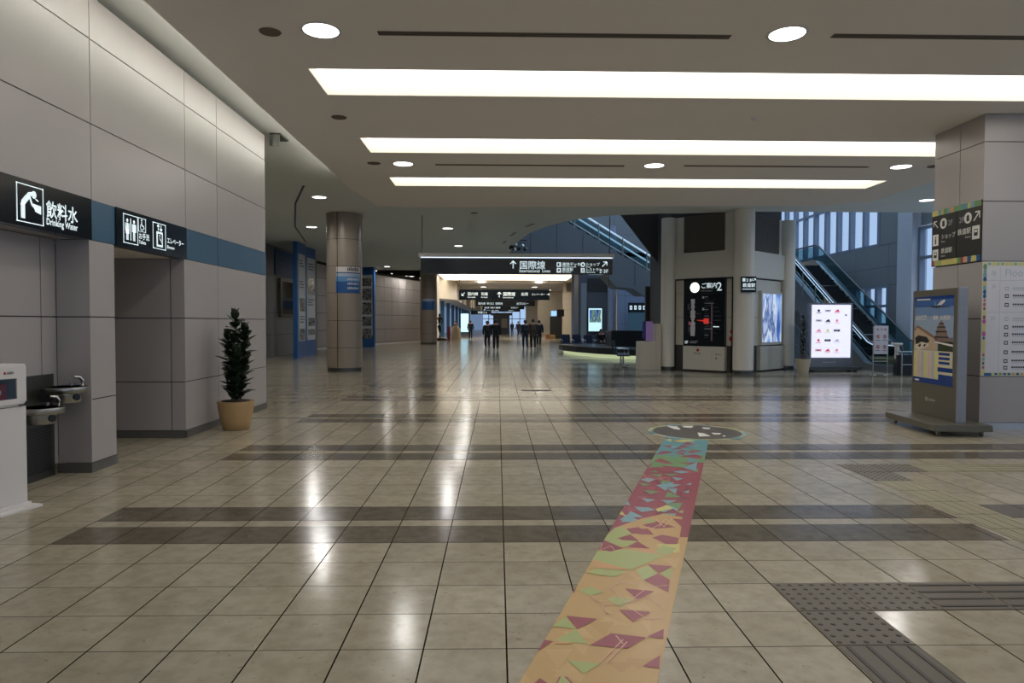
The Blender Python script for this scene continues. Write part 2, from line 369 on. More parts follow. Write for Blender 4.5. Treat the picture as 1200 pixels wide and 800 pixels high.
# fountain recess, pier side, corridor mouth
struct(panel_wall('wall_recess_back', (-4.56, 0), (0, 1), [YB, -2.5, 0, 2.5, 4.8, 6.95, 7.19], [.1, 1.62, 2.42]))
struct(panel_wall('wall_pier_side', (-4.56, 7.184), (1, 0), [0, .352], [.1, 1.62, 2.42]))
b = MB(); b.box((-4.9, YB, 2.42), (-4.24, 7.22, 2.5), M_PANEL); b.box((-9, 7.66, 2.42), (-4.24, 9.34, 2.5), M_CEIL); struct(b.build('ceiling_recess'))
struct(panel_wall('wall_corridor_mouth', (-9.0, 9.332), (1, 0), [0, 2.2, 4.6, 4.792], [.1, .76, 1.62, 2.42]))
struct(panel_wall('wall_corridor_mouth_near', (-4.56, 7.70), (-1, 0), [0, 2.2, 4.6], [.1, .76, 1.62, 2.42]))
b = MB(); b.box((-9.1, 7.6, 0), (-9.0, 9.4, 2.5), M_PANELD); struct(b.build('wall_corridor_end'))
b = MB(); q = .1
b.box((-4.56, 7.172, 0), (XW + .0, 7.19, q), M_BASE); b.box((-4.56, 5.0, 0), (-4.555 + .012, 7.1, q), M_BASE)
b.box((XW - .03, 7.18, 0), (XW + .008, 7.67, q), M_BASE); b.box((-9, 9.325, 0), (XW + .008, 9.36, q), M_BASE); b.box((XW - .03, 9.33, 0), (XW + .008, 12.6, q), M_BASE)
b.box((-10, 12.57, 0), (XW, 12.6, q), M_BASE); struct(b.build('baseboard_left'))
b = MB(); b.box((-4.9, YB, 0), (-4.60, 7.19, 2.42), M_GAP); struct(b.build('wall_left_core'))
# outer shell
b = MB(); b.box((XL, YB - .2, 0), (-4.2, YB, CU), M_PANEL); b.box((-4.2, YB - .2, 4.4), (XR, YB, CU), M_PANEL); struct(b.build('wall_back'))
b = MB()  # glazing behind the camera, added for broad soft light on the near hall
for k in range(11): b.box((-4.2 + k * 1.9, YB - .15, 0), (-4.08 + k * 1.9, YB - .03, 4.4), mat('window_mullion', (120, 130, 148), rough=.4))
b.box((-4.2, YB - .15, 2.3), (XR, YB - .03, 2.4), MATS['window_mullion']); f = struct(b.build('added_back_window')); g = MB(); g.box((-4.2, YB - .1, 0), (XR, YB - .08, 4.4), M_GLASS); g.build('pane', f)
b = MB(); b.box((XL - .2, YB, 0), (XL, 46, CU), M_PANELD); struct(b.build('wall_far_left'))
# left wing: TV wall and curved panelled wall
struct(panel_wall('wall_wing', (-10.2, 0), (0, 1), [15, 18, 21, 24, 27, 30, 31.5, 36, 39], [0, 1.0, 2.0, 3.7, CU], M_PANELD))
cw = []
for i in range(15):
    t = i / 14; cw.append((-10.2 + 4.3 * t ** 1.3, 39 + 18 * t))
b = MB()
for i in range(14):
    a, c = cw[i], cw[i + 1]; d = Vector((c[0] - a[0], c[1] - a[1], 0)); L = d.length
    b.M = fr((a[0], a[1], 0), d)
    for z0, z1 in ((.16, 1.1), (1.1, 2.1), (2.1, 3.1), (3.1, 4.1), (4.1, 4.9)):
        b.box((.012, z0 + .012, -.03), (L - .012, z1 - .012, 0), M_PANEL)
    b.box((0, 0, -.1), (L, CU, -.02), M_GAP); b.box((0, 0, -.02), (L, .14, .02), M_WHITE)
struct(b.build('wall_curved'))
# wall washers on it
wl = [cw[i] for i in (2, 4, 6, 8, 10, 12)]
for i, (x, y) in enumerate(wl):
    b = MB(); b.loft([((x + .6, y - .3, CU - .03), .05, .05), ((x + .6, y - .3, CU), .06, .06)], mat('small_lamp_lens', (255, 255, 255), emit=(255, 248, 235), es=2.2))
    o = tag(b.build('wall_washer_lamp'), 'small downlight over the curved panelled wall, number %s from its near end' % ['one', 'two', 'three', 'four', 'five', 'six'][i], 'ceiling light', 'small downlights washing the curved wall')
    d = bpy.data.lights.new('wash', 'SPOT'); d.energy = 14; d.spot_size = 1.5; d.spot_blend = .8; d.shadow_soft_size = .08; d.color = (1, .94, .85)
    l = bpy.data.objects.new('wash', d); l.location = (x + .6, y - .3, CU - .08); l.rotation_euler = (0, 0, 0); COL.objects.link(l); l.parent = o

# ---- right: window wall X=15, atrium walls
def window_wall(name, y0, y1, z0, z1, step, rails):
    """glazing in the plane X=XR between y0..y1"""
    b = MB(); y = y0
    while y <= y1 + 1e-4:
        b.box((XR - .02, y - .09, z0), (XR + .18, y + .09, z1), mat('window_mullion', (120, 130, 148), rough=.4)); y += step
    for z in rails: b.box((XR + .0, y0, z - .05), (XR + .14, y1, z + .05), MATS['window_mullion'])
    f = struct(b.build(name)); g = MB(); g.box((XR + .06, y0, z0), (XR + .075, y1, z1), M_GLASS); g.build('pane', f)
window_wall('window_1', .2, 24.2, 0.1, CU - .05, 1.2, [.15, 2.0, 3.9, CU - .1])
window_wall('window_2', 26.8, 41.1, 4.62, CA, 1.1, [4.66, 6.7, 8.4, CA - .1])
window_wall('window_3', 26.1, 28.5, 1.5, 3.05, .8, [1.53, 2.25, 3.0])
b = MB(); b.box((XR, YB, 0), (XR + .2, .2, CU), M_PANEL); struct(b.build('wall_right'))
def gx(name, ys, zs, holes=()): return struct(panel_wall(name, (XR, 0), (0, -1), [-y for y in ys], zs, M_PANELD, holes))
gx('wall_atrium_right', [46, 41.1, 37, 33, 28.5, 26.1, 25.1], [0.1, 1.5, 3.05, 3.75, 4.62], holes=((4, 1),))
gx('wall_atrium_right_upper', [46, 41.1], [4.62, 8, CA]); gx('wall_atrium_right_front', [26.75, 25.1], [4.62, 8, CA])
b = MB(); b.box((XR - .25, 24.2, 0), (XR + .3, 25.1, CA), mat('pale_column_paint', (190, 194, 204), rough=.4)); b.box((XR, 24.1, CU), (XR + .2, 21.2, CA), M_PANELD); struct(b.build('pillar_atrium'))
struct(panel_wall('wall_atrium_back', (.6, 46.0), (1, 0), [0, 2.4, 4.8, 7.2, 9.6, 12, 14.4], [CC - .9, 7.5, 9.2, CA], M_PANELD))
b = MB(); b.box((10.0, 46.0, 0), (XR, 46.1, CC - .9), M_PANELD); b.box((.5, 46.1, CC), (XR + .2, 46.25, CA), M_GAP); struct(b.build('wall_atrium_back_low'))

# ---- corridor beyond
struct(panel_wall('wall_corridor_left', (-5.6, 0), (0, 1), [57, 60, 63, 66], [0, 2, 4, CC], M_WHITE))
struct(panel_wall('wall_corridor_right', (7.1, 75), (1, 0), [0, 1.2, 3.2, 5.2], [0, .1, 3.0, 4.2, 4.9, CC], mat('warm_white_panel', (200, 190, 172), rough=.5), holes=((1, 1),)))
b = MB(); b.box((7.15, 47, 0), (7.2, 75, CC), MATS['warm_white_panel']) if False else None
b.box((5.6, 96, 0), (12, 96.3, CC), MATS['warm_white_panel']); b.box((4.9, 120, 0), (12, 120.3, CC), MATS['warm_white_panel'])
b.box((-14, 66, 0), (-5.8, 66.3, CC), M_WHITE); b.box((XL, 46, CU), (XR, 46.3, CC + .2), M_CEIL) if False else None
b.box((12, 46, 0), (12.2, YE, CC), M_PANEL); b.box((XL - .2, 46, 0), (XL, YE, CC), M_PANEL); struct(b.build('wall_corridor'))
b = MB(); b.box((XL, 45.8, CU), (.62, 46.0, CC + .3), M_CEIL2); struct(b.build('trim_4'))
# louvres on the right corridor piers
b = MB()
for k in range(12): b.box((7.5, 74.9, 5.0 + k * .075), (8.6, 74.96, 5.04 + k * .075), mat('louvre_brown', (104, 96, 86), rough=.5))
struct(b.build('trim_5'))
# white bulkhead over the shops on the left
b = MB(); b.prism([(-13.5, 66.3), (-6.6, 66.3), (-4.4, 74), (-4.4, 110), (-3.2, 125), (-3.2, 160), (-13.5, 160)], 4.0, CC, mat('warm_bulkhead', (222, 212, 196), rough=.8)); struct(b.build('ceiling_bulkhead'))
b = MB()
for y in range(68, 150, 9): b.box((-6.4, y, 0), (-6.0, y + .4, 4.0), M_BLUEB)
b.box((-8.2, 66.3, 0), (-8.0, 150, 4.0), mat('lit_shop_wall', (150, 170, 200), rough=.5, emit=(150, 180, 225), es=.35)); b.box((-14, 150, 0), (-3.2, 150.3, 4.0), MATS['lit_shop_wall'])
struct(b.build('wall_shops'))
for i, y in enumerate((62, 92, 112, 135)):
    b = MB(); b.box((-5.4 if i == 0 else -4.0, y, CC - .04), (7.1, y + (9.0 if i == 0 else 2.0), CC - .005), M_COVEC)
    tag(b.build('cove_light'), ['wide lit cove across the corridor ceiling behind the hanging signs', 'second lit cove down the corridor', 'third lit cove down the corridor', 'last lit cove down the corridor'][i], 'ceiling light', 'lit coves in the corridor ceiling')
# end window
b = MB()
for k in range(13): b.box((-13 + k * 2.1, YE - .3, 0), (-12.8 + k * 2.1, YE - .1, CC), MATS['window_mullion'])
for z in (.1, 2.6, 5.9): b.box((-13, YE - .3, z - .08), (12.4, YE - .1, z + .08), MATS['window_mullion'])
f = struct(b.build('window_4')); g = MB(); g.box((-13, YE - .21, 0), (12.4, YE - .19, CC), M_GLASS); g.build('pane', f)

# ---- round columns
def column(name, x, y, r, ztop, m, joints, rings=True):
    b = MB(); zs = [0, .12] + joints + [ztop]
    b.cyl((x, y), r * .97, 0, .12, M_STEELD)
    prev = .12
    for z in joints + [ztop]:
        b.cyl((x, y), r, prev + .006, z - .006, m); b.cyl((x, y), r * .985, z - .006, z + .006, M_GAP) if z != ztop else None; prev = z
    if rings:
        for a in (math.radians(-100), math.radians(20), math.radians(140)):
            b.box((x + r * math.cos(a) - .008, y + r * math.sin(a) - .008, .12), (x + r * math.cos(a) + .008, y + r * math.sin(a) + .008, ztop), M_GAP)
    return struct(b.build(name))
column('pillar_near', -4.95, 22.3, .56, CU, M_COL, [.76, 1.62, 2.5, 3.35, 4.2])
column('pillar_far', -5.05, 50.3, .62, CC, M_COL, [.76, 1.62, 2.5, 3.35, 4.2], rings=False)

# ---- right pillar, clad
PX, PY = 7.15, 10.0; PZ = [.1, .79, 1.64, 2.49, 3.37, 4.24, CP]
struct(panel_wall('pillar_right_left_face', (PX, PY + 1.15), (0, -1), [0, .62, 1.162], PZ, back=True))
struct(panel_wall('pillar_right_front_face', (PX - .012, PY - .008), (1, 0), [0, .812, 1.562], PZ))
b = MB(); b.box((PX + .06, PY + .06, 0), (PX + 1.5, PY + 1.15, CP), M_PANEL); struct(b.build('pillar_right'))
b = MB(); b.box((PX - .02, PY - .022, 0), (PX + 1.55, PY + .1, .1), mat('pale_metal_base', (196, 204, 214), rough=.25, metal=.6)); b.box((PX - .02, PY, 0), (PX + .1, PY + 1.15, .1), MATS['pale_metal_base']); struct(b.build('baseboard_right'))

# ================================================================= CEILING FITTINGS
def downlight(x, y, z, label, r=.2, power=None, col=None):
    t = empty('downlight', (x, y, z), label, 'ceiling light', 'round recessed downlights')
    b = MB(); b.loft([((x, y, z - .012), r, r), ((x, y, z), r + .02, r + .02)], M_WHITE, caps=False)
    b.loft([((x, y, z - .012), r, r), ((x, y, z - .004), r - .02, r - .02)], M_STEEL, caps=False); b.build('trim_ring', t)
    b = MB(); b.disc((x, y), r - .015, M_LAMP, z=z - .006); b.f[-1] = b.f[-1][::-1]; b.build('lens', t)
    d = bpy.data.lights.new('lamp', 'SPOT'); d.energy = P_DOWN if power is None else power; d.spot_size = math.radians(172); d.spot_blend = .35; d.shadow_soft_size = .16
    d.color = col or LC
    l = bpy.data.objects.new('lamp', d); l.location = (x, y, z - .03); COL.objects.link(l); l.parent = t; l.matrix_parent_inverse = Matrix.Translation(-t.location)
for x, y, lb in [(-1.87, 7.37, 'nearest downlight, bright, left of the near ceiling slot'), (3.08, 7.33, 'nearest downlight right of the long near ceiling slot'),
                 (-1.84, 13.45, 'downlight left of the thin slot between middle and far coves'), (3.06, 13.45, 'central downlight between the two thin ceiling slots'), (7.92, 13.4, 'downlight beside the top of the square clad pillar'),
                 (-1.87, -3.0, 'unseen downlight added behind the camera, on the left'), (3.08, -3.0, 'unseen downlight added behind the camera, on the right'), (8.0, 7.3, 'downlight above the pillar, right outside the frame')]:  # the pair behind the camera is added to brighten the hall
    downlight(x, y, CP, lb)
for x, y, z, lb in [(-4.97, 19.3, CU, 'downlight beside the black line on the upper left ceiling'), (-6.8, 25.3, CU, 'downlight just above the blue boards on the left'), (-1.85, 25.5, CU, 'downlight above the left end of the large hanging sign'),
                    (-1.78, 31.3, CU, 'small far downlight just above the large hanging sign'), (12.1, 19.2, CU, 'downlight above the escalator, left of the clad pillar'), (-6.9, 43.0, CU, 'small downlight above the curved panelled wall')]:
    downlight(x, y, z, lb, power=P_UP)
for x, y, lb in [(-8.5, 21.0, 'unseen downlight added over the left wing, nearer one'), (-11.5, 27.0, 'unseen downlight added over the left wing, farther one'), (-1.8, 38.0, 'unseen downlight added behind the big overhead sign, nearer one'), (-6.5, 52.0, 'unseen downlight added behind the far round column'), (-2.0, 45.0, 'unseen downlight added behind the big overhead sign, farther one')]:  # unseen fittings, added to lift the dark far areas
    downlight(x, y, CU, lb, power=P_UP)
for x, y, lb in [(-1.75, 73.2, 'corridor downlight under the big sign on the left'), (4.4, 73.2, 'corridor downlight under the big sign on the right'), (-1.7, 82, 'farther corridor downlight on the left'), (4.4, 82, 'farther corridor downlight on the right')]:
    downlight(x, y, CC - .19, lb, r=.35, power=300)
def slot(x0, x1, y, lb):
    b = MB(); M = mat('slot_grille', (112, 102, 90), rough=.6); M_BRN = mat('slot_dark', (62, 55, 48), rough=.8)
    b.box((x0, y - .05, CP - .006), (x1, y - .034, CP), M); b.box((x0, y + .034, CP - .006), (x1, y + .05, CP), M); b.box((x0, y - .008, CP - .006), (x1, y + .008, CP), M)
    b.box((x0, y - .034, CP - .002), (x1, y - .008, CP), M_BRN); b.box((x0, y + .008, CP - .002), (x1, y + .034, CP), M_BRN)
    tag(b.build('air_slot'), lb, 'air vent', 'dark ceiling air slots')
slot(-1.28, 2.5, 7.42, 'long dark air slot in the ceiling nearest the camera, centre'); slot(3.58, 7.4, 7.36, 'long dark air slot in the near ceiling, at the right edge')
slot(-1.22, 2.48, 13.5, 'thin dark air slot between the middle and far coves, left one'); slot(3.65, 7.3, 13.45, 'thin dark air slot between the middle and far coves, right one')
def speaker(x, y, z, r, lb):
    b = MB(); b.loft([((x, y, z - .008), r * .94, r * .94), ((x, y, z), r, r)], mat('speaker_mesh', (104, 92, 80), rough=.8)); b.loft([((x, y, z - .011), r * .2, r * .2), ((x, y, z - .007), r * .3, r * .3)], MATS['speaker_mesh'])
    tag(b.build('ceiling_speaker'), lb, 'speaker', 'round brown ceiling speakers')
speaker(-2.42, 7.42, CP, .115, 'round brown ceiling speaker beside the nearest left downlight'); speaker(-2.39, 10.45, CP, .115, 'round brown ceiling speaker left of the middle cove')
speaker(-2.4, 13.42, CP, .13, 'round brown ceiling speaker left of the downlight by the far cove'); speaker(8.55, 13.35, CP, .13, 'round brown ceiling speaker beside the top of the clad pillar')
speaker(-.75, 21.9, CU, .12, 'faint ceiling speaker high above the big hanging sign')
b = MB(); b.loft([((3.9 - .05, 10.3, CP - .03), .03, .03), ((3.85, 10.3, CP), .06, .06)], M_WHITE); tag(b.build('smoke_detector'), 'tiny pale detector on the ceiling between near and middle coves', 'smoke detector')
b = MB(); b.poly([(-4.2, 12.8, CU - .22), (-4.2, 13.3, CU - .02), (-4.2, 12.8, CU - .02)], M_STEELD); b.box((-4.2, 12.8, CU - .03), (-4.0, 13.3, CU - .001), M_STEELD); b.box((-4.2, 12.8, CU - .24), (-4.02, 12.83, CU - .03), M_STEEL)
tag(b.build('corner_camera_bracket'), 'small angular grey bracket behind the top of the left wall corner', 'bracket')

# ================================================================= FLOOR GRAPHICS
M_TP = {k: mat('floor_vinyl_' + n, c, rough=.33, var=.03, scale=20) for k, n, c in
        (('m', 'crimson', (150, 68, 84)), ('g', 'pale_green', (168, 178, 112)), ('b', 'sky_blue', (124, 166, 176)), ('o', 'orange', (196, 160, 104)), ('p', 'salmon', (206, 156, 108)), ('y', 'yellow', (206, 196, 120)), ('w', 'pink_line', (214, 170, 150)), ('t', 'teal', (96, 150, 158)), ('G', 'leaf_green', (112, 152, 104)))}
TAPE = [('g',[(1.822,7.922),(1.987,8.023),(2.135,7.819),(1.967,7.628),(2.133,7.533),(2.009,7.355),(1.743,7.492),(1.649,7.585)]),('g',[(1.79,8.046),(1.926,8.108),(1.831,7.872),(1.711,7.824)]),('m',[(2.389,8.757),(2.508,8.945),(2.566,8.718)]),('m',[(2.174,8.437),(2.296,8.576),(2.291,8.436)]),('m',[(1.844,8.109),(2.04,8.325),(2.149,8.257),(1.987,8.107)]),('m',[(2.304,8.289),(2.54,8.342),(2.326,8.147)]),('m',[(2.135,7.97),(2.355,8.104),(2.413,7.967),(2.332,7.817)]),('m',[(1.773,7.706),(1.89,7.871),(1.962,7.535),(1.872,7.555)]),('y',[(2.332,9.051),(2.559,9.129),(2.643,9.022),(2.411,8.92)]),('y',[(2.247,9.079),(2.343,9.185),(2.307,8.999)]),('b',[(1.491,7.275),(1.533,7.173),(1.46,7.124)]),('b',[(1.852,7.145),(1.949,7.202),(2.017,7.118),(1.911,7.062)]),('b',[(1.773,6.906),(1.875,6.828),(1.78,6.733)]),('b',[(1.524,6.543),(1.623,6.612),(1.781,6.575),(1.666,6.453),(1.585,6.454)]),('b',[(1.419,6.796),(1.53,6.87),(1.582,6.794),(1.484,6.664)]),('b',[(1.222,6.478),(1.283,6.581),(1.246,6.458)]),('b',[(1.293,6.076),(1.399,6.004),(1.305,5.919)]),('b',[(1.445,6.003),(1.581,5.973),(1.481,5.877)]),('b',[(1.038,5.951),(1.106,5.979),(1.143,5.82),(1.012,5.85)]),('b',[(1.165,5.782),(1.283,5.754),(1.323,5.674),(1.195,5.613)]),('b',[(1.448,5.833),(1.487,5.724),(1.376,5.596),(1.344,5.673)]),('b',[(2.009,7.355),(2.246,7.625),(2.094,7.167)]),('b',[(1.822,6.575),(1.903,6.644),(1.873,6.56)]),('b',[(1.716,6.275),(1.8,6.358),(1.762,6.242)]),('g',[(1.733,7.064),(1.874,7.023),(1.766,6.945)]),('g',[(1.364,6.376),(1.515,6.297),(1.398,6.203)]),('g',[(1.381,6.651),(1.499,6.578),(1.401,6.51)]),('g',[(1.495,5.62),(1.559,5.67),(1.524,5.568)]),('g',[(1.591,7.148),(1.677,7.205),(1.689,7.105)]),('o',[(0.674,4.818),(0.72,5.013),(0.894,5.179),(1.156,5.426),(1.367,5.56),(1.492,5.46),(1.398,5.15),(1.283,4.79)]),('m',[(0.982,5.156),(1.081,5.198),(1.148,5.028),(0.996,5.03)]),('m',[(1.117,5.242),(1.249,5.354),(1.37,5.194),(1.203,5.153)]),('m',[(1.128,4.939),(1.219,5.006),(1.313,4.936),(1.267,4.791),(1.192,4.792)]),('m',[(0.874,4.88),(0.977,4.997),(1.019,4.863),(0.94,4.871)]),('m',[(1.402,5.423),(1.475,5.398),(1.416,5.194)]),('y',[(0.909,5.552),(0.989,5.652),(1.045,5.49)]),('y',[(1.329,5.7),(1.463,5.833),(1.487,5.724),(1.332,5.622)]),('g',[(0.715,4.973),(0.894,5.179),(0.97,5.2),(0.992,5.009),(0.867,4.872),(0.71,4.894)]),('g',[(1.146,5.379),(1.238,5.425),(1.25,5.331),(1.18,5.286)]),('p',[(0.627,4.482),(0.801,4.459),(0.824,4.29),(0.633,4.329)]),('p',[(0.898,4.684),(1.051,4.725),(1.125,4.554),(0.934,4.578)]),('p',[(0.282,3.296),(0.363,3.294),(0.341,3.383),(0.309,3.372)]),('g',[(0.364,3.611),(0.401,3.458),(0.256,3.489)]),('g',[(0.401,3.458),(0.443,3.293),(0.28,3.328)]),('g',[(0.326,3.132),(0.479,3.101),(0.387,3.01)]),('g',[(0.477,3.961),(0.552,4.022),(0.623,3.928),(0.533,3.884)]),('g',[(0.621,3.839),(0.696,3.867),(0.779,3.808),(0.671,3.725)]),('g',[(0.555,4.24),(0.632,4.322),(0.82,4.272),(0.724,4.168)]),('g',[(0.622,4.645),(0.898,4.684),(1.125,4.554),(0.85,4.289),(0.586,4.482)]),('g',[(0.876,4.289),(0.971,4.361),(1.005,4.223),(0.891,4.115)]),('g',[(1.021,4.233),(1.121,4.322),(1.053,4.129)]),('g',[(0.792,4.911),(1.006,4.861),(0.908,4.736),(0.741,4.774)]),('g',[(0.731,5.008),(0.925,5.157),(1.0,5.054),(0.86,4.919)]),('g',[(1.162,4.767),(1.244,4.7),(1.153,4.554),(1.07,4.617)]),('m',[(0.37,3.616),(0.53,3.575),(0.41,3.455)]),('m',[(0.575,3.406),(0.743,3.36),(0.625,3.241),(0.452,3.282)]),('m',[(0.747,3.365),(0.852,3.45),(0.824,3.341)]),('m',[(0.212,3.34),(0.274,3.324),(0.175,3.224)]),('m',[(0.754,3.988),(0.914,3.939),(0.796,3.822)]),('m',[(0.665,3.693),(0.832,3.655),(0.711,3.535)]),('m',[(1.005,4.223),(1.051,4.112),(0.996,3.928),(0.891,4.115)]),('m',[(0.977,4.391),(1.126,4.351),(1.014,4.233)]),('m',[(0.421,4.04),(0.446,3.922),(0.386,3.938)]),('m',[(0.573,4.514),(0.627,4.497),(0.53,4.406)]),('m',[(1.004,4.852),(1.06,4.69),(0.908,4.736)]),('m',[(0.984,5.014),(1.017,4.875),(0.865,4.919)]),('m',[(1.171,4.963),(1.322,4.927),(1.274,4.788),(1.203,4.812)]),('m',[(0.699,4.889),(0.874,4.706),(0.776,4.634),(0.619,4.688)]),('m',[(0.768,3.174),(0.735,3.053),(0.664,3.073)]),('m',[(0.98,5.156),(1.145,5.154),(1.158,5.002),(1.053,5.013)])]
TLINES = [[(0.666,4.005),(0.726,3.774),(0.892,4.001),(1.022,4.031)],[(0.666,4.005),(0.734,4.078),(0.84,4.05)],[(0.539,3.884),(0.557,3.805),(0.593,3.811)],[(0.582,3.74),(0.59,3.646),(0.612,3.641)],[(0.582,3.74),(0.726,3.774),(0.862,3.864),(0.921,3.694)],[(0.717,3.725),(0.796,3.566),(0.875,3.577)],[(0.681,4.82),(0.71,4.665),(0.795,4.751),(0.809,4.663)],[(0.622,3.334),(0.476,3.11)],[(0.638,3.311),(0.503,3.1)],[(0.594,3.379),(0.614,3.29)],[(1.265,5.425),(1.278,5.196),(1.402,5.423)],[(1.239,5.196),(1.347,5.424),(1.37,5.194)],[(1.117,5.242),(1.177,5.153),(1.311,5.33)],[(1.387,7.028),(1.497,6.722),(1.703,6.868)],[(1.485,6.987),(1.599,6.87),(1.691,6.683)]]
CMARKS = [[(2.577,10.346),(2.72,10.299),(2.693,9.985),(2.608,10.029)],[(2.803,10.345),(2.987,10.343),(2.907,10.16),(2.808,10.206)],[(3.066,10.205),(3.184,10.158),(3.129,10.025),(3.052,10.044)],[(3.05,9.686),(3.183,9.645),(3.122,9.54),(3.044,9.541)],[(2.864,9.729),(2.932,9.647),(2.957,9.408),(2.785,9.371)],[(3.149,9.461),(3.176,9.445),(3.138,9.353),(3.111,9.368)]]
tp = empty('floor_guide_strip', (1.4, 6.0, 0), 'colourful triangle-patterned vinyl strip running up the floor to the round sticker', 'floor sticker')
def cx(y): return .398 + (y - 2.94) * .3460
HWD = .303
b = MB(); q = 0.0010
def seg(y0, y1, m, z): b.add([(cx(y0) - HWD, y0, z), (cx(y0) + HWD, y0, z), (cx(y1) + HWD, y1, z), (cx(y1) - HWD, y1, z)], [(0, 1, 2, 3)], m)
b.prism([(cx(.6) - HWD, .6), (cx(.6) + HWD, .6), (cx(9.2) + HWD, 9.2), (cx(9.2) - HWD, 9.2)], 0, .0026, M_TP['m'])
z = .0028; seg(.6, 4.95, M_TP['o'], z); seg(7.62, 8.05, M_TP['G'], z); seg(8.05, 9.2, M_TP['t'], z)
R2 = random.Random(3)
for i in range(24):
    yy = 1.0 + R2.random() * 1.9; s = (R2.random() - .5) * 2 * (HWD - .12); k = R2.choice('mggp'); w = .05 + R2.random() * .06
    q = z + .0002 + i * .000012; b.add([(cx(yy) + s - w, yy, q), (cx(yy) + s + w, yy + .02, q), (cx(yy) + s, yy + .16, q)], [(0, 1, 2)], M_TP[k])
M_TP['k'] = mat('floor_vinyl_deep_crimson', (134, 56, 74), rough=.33); M_TP['l'] = mat('floor_vinyl_light_crimson', (164, 82, 96), rough=.33); M_TP['n'] = mat('floor_vinyl_light_orange', (202, 168, 114), rough=.33); M_TP['q'] = mat('floor_vinyl_deep_orange', (190, 152, 98), rough=.33)
for i in range(110):
    yy = 2.0 + 7.0 * i / 110 + .04 * R2.random(); w = .04 + .05 * R2.random(); hh = .10 + .12 * R2.random(); s = (R2.random() * 2 - 1) * (HWD - w); sg = R2.choice((-1, 1))
    k = R2.choice('nq') if yy < 4.7 else (R2.choice('nmnyg') if yy < 5.3 else (R2.choice('klklkbG') if yy < 7.5 else R2.choice('bGmtb')))
    q = z + .00045 + i * .000006; x_ = cx(yy) + s; tri = [(x_ - w, yy, q), (x_ + w, yy, q), (x_ + w * (R2.random() - .5), yy + sg * hh, q)]
    b.add(tri if sg > 0 else tri[::-1], [(0, 1, 2)], M_TP[k])
def clampx(x, y): return max(cx(y) - HWD, min(cx(y) + HWD, x))
zz = z + .0012
for k, ps in TAPE:
    ps = [(clampx(x, y), y, zz) for x, y in ps]; kk = 'G' if (k == 'g' and ps[0][1] > 6) else k
    n = Vector((0, 0, 0)); c0 = Vector(ps[0])
    for i in range(1, len(ps) - 1): n += (Vector(ps[i]) - c0).cross(Vector(ps[i + 1]) - c0)
    if n.z < 0: ps = ps[::-1]
    b.add(ps, [tuple(range(len(ps)))], M_TP[kk]); zz += .00002
b.build('patterned_sheet', tp)
b = MB()
for ln in TLINES:
    for a, c in zip(ln[:-1], ln[1:]):
        a = Vector((clampx(*a), a[1], 0)); c = Vector((clampx(*c), c[1], 0)); d = (c - a); n = Vector((-d.y, d.x, 0)).normalized() * .0035
        b.add([(a.x - n.x, a.y - n.y, 0.0062), (a.x + n.x, a.y + n.y, 0.0062), (c.x + n.x, c.y + n.y, 0.0062), (c.x - n.x, c.y - n.y, 0.0062)], [(0, 3, 2, 1)], M_TP['w'])
b.build('outline_print', tp)
ds = empty('floor_sticker', (2.87, 9.79, 0), 'round dark floor sticker with white marks and pale coloured rim', 'floor sticker')
b = MB(); b.cyl((2.87, 9.79), .69, 0, .0030, mat('pale_rim_vinyl', (168, 172, 142), rough=.4))
for i in range(18):
    a = i * 2 * math.pi / 18 + .1; r1, r2 = .64, .79 if i % 3 else .72; k = 'bgytGb'[i % 6]
    r2 = .70 + .06 * ((i * 5) % 7) / 7
    if i % 2: b.add([(2.87 + r_ * math.cos(a + q), 9.79 + r_ * math.sin(a + q), .0034) for r_, q in ((r1, -.2), (r2 - .03, -.12), (r2, 0), (r2 - .02, .12), (r1, .2))], [(0, 1, 2, 3, 4)], M_TP[k])
b.build('coloured_rim', ds)
b = MB(); b.cyl((2.87, 9.79), .625, 0, .0042, mat('charcoal_vinyl', (86, 80, 78), rough=.4)); b.build('dark_disc', ds)
b = MB()
for ps in CMARKS:
    ps = [(x, y, .0046) for x, y in ps]; b.add(ps, [tuple(range(len(ps)))[::-1]], M_TXTP)
b.build('white_marks', ds)

# tactile paving: raised dots and bars, real height
M_TAC = mat('brown_grey_tactile', (92, 84, 72), rough=.5, var=.08, scale=10); M_TACD = mat('dark_tactile_stud', (62, 55, 48), rough=.5); M_TACY = mat('straw_tactile', (138, 132, 108), rough=.5, var=.08, scale=10); M_TACY2 = mat('straw_tactile_stud', (150, 144, 120), rough=.5)
def tactile(b, x, y, kind, m, ms, w=T, h=T):
    g = .006; b.box((x + g, y + g, 0), (x + w - g, y + h - g, .0028), m)
    if kind == 'dot':
        for i in range(6):
            for j in range(6):
                c = (x + w * (i + .5) / 6, y + h * (j + .5) / 6); b.loft([((c[0], c[1], .0028), .014, .014), ((c[0], c[1], .0062), .009, .009)], ms)
    elif kind == 'ly':
        for i in range(4): b.box((x + w * (i + .5) / 4 - .010, y + .015, .0028), (x + w * (i + .5) / 4 + .010, y + h - .015, .0062), ms)
    else:
        for i in range(4): b.box((x + .015, y + h * (i + .5) / 4 - .010, .0028), (x + w - .015, y + h * (i + .5) / 4 + .010, .0062), ms)
b = MB(); xa = X0 + 4 * T + .004; 
for (i, j) in ((0, 1), (1, 1), (0, 0)): tactile(b, xa + i * T, Y0 + j * T, 'dot', M_TAC, M_TACD)
for j in range(1, 8): tactile(b, xa, Y0 - j * T, 'ly', M_TAC, M_TACD)
for i in range(2, 12): tactile(b, xa + i * T, Y0 + T, 'lx', M_TAC, M_TACD)
struct(b.build('floor_tactile_near'))
b = MB(); xb = 3.76
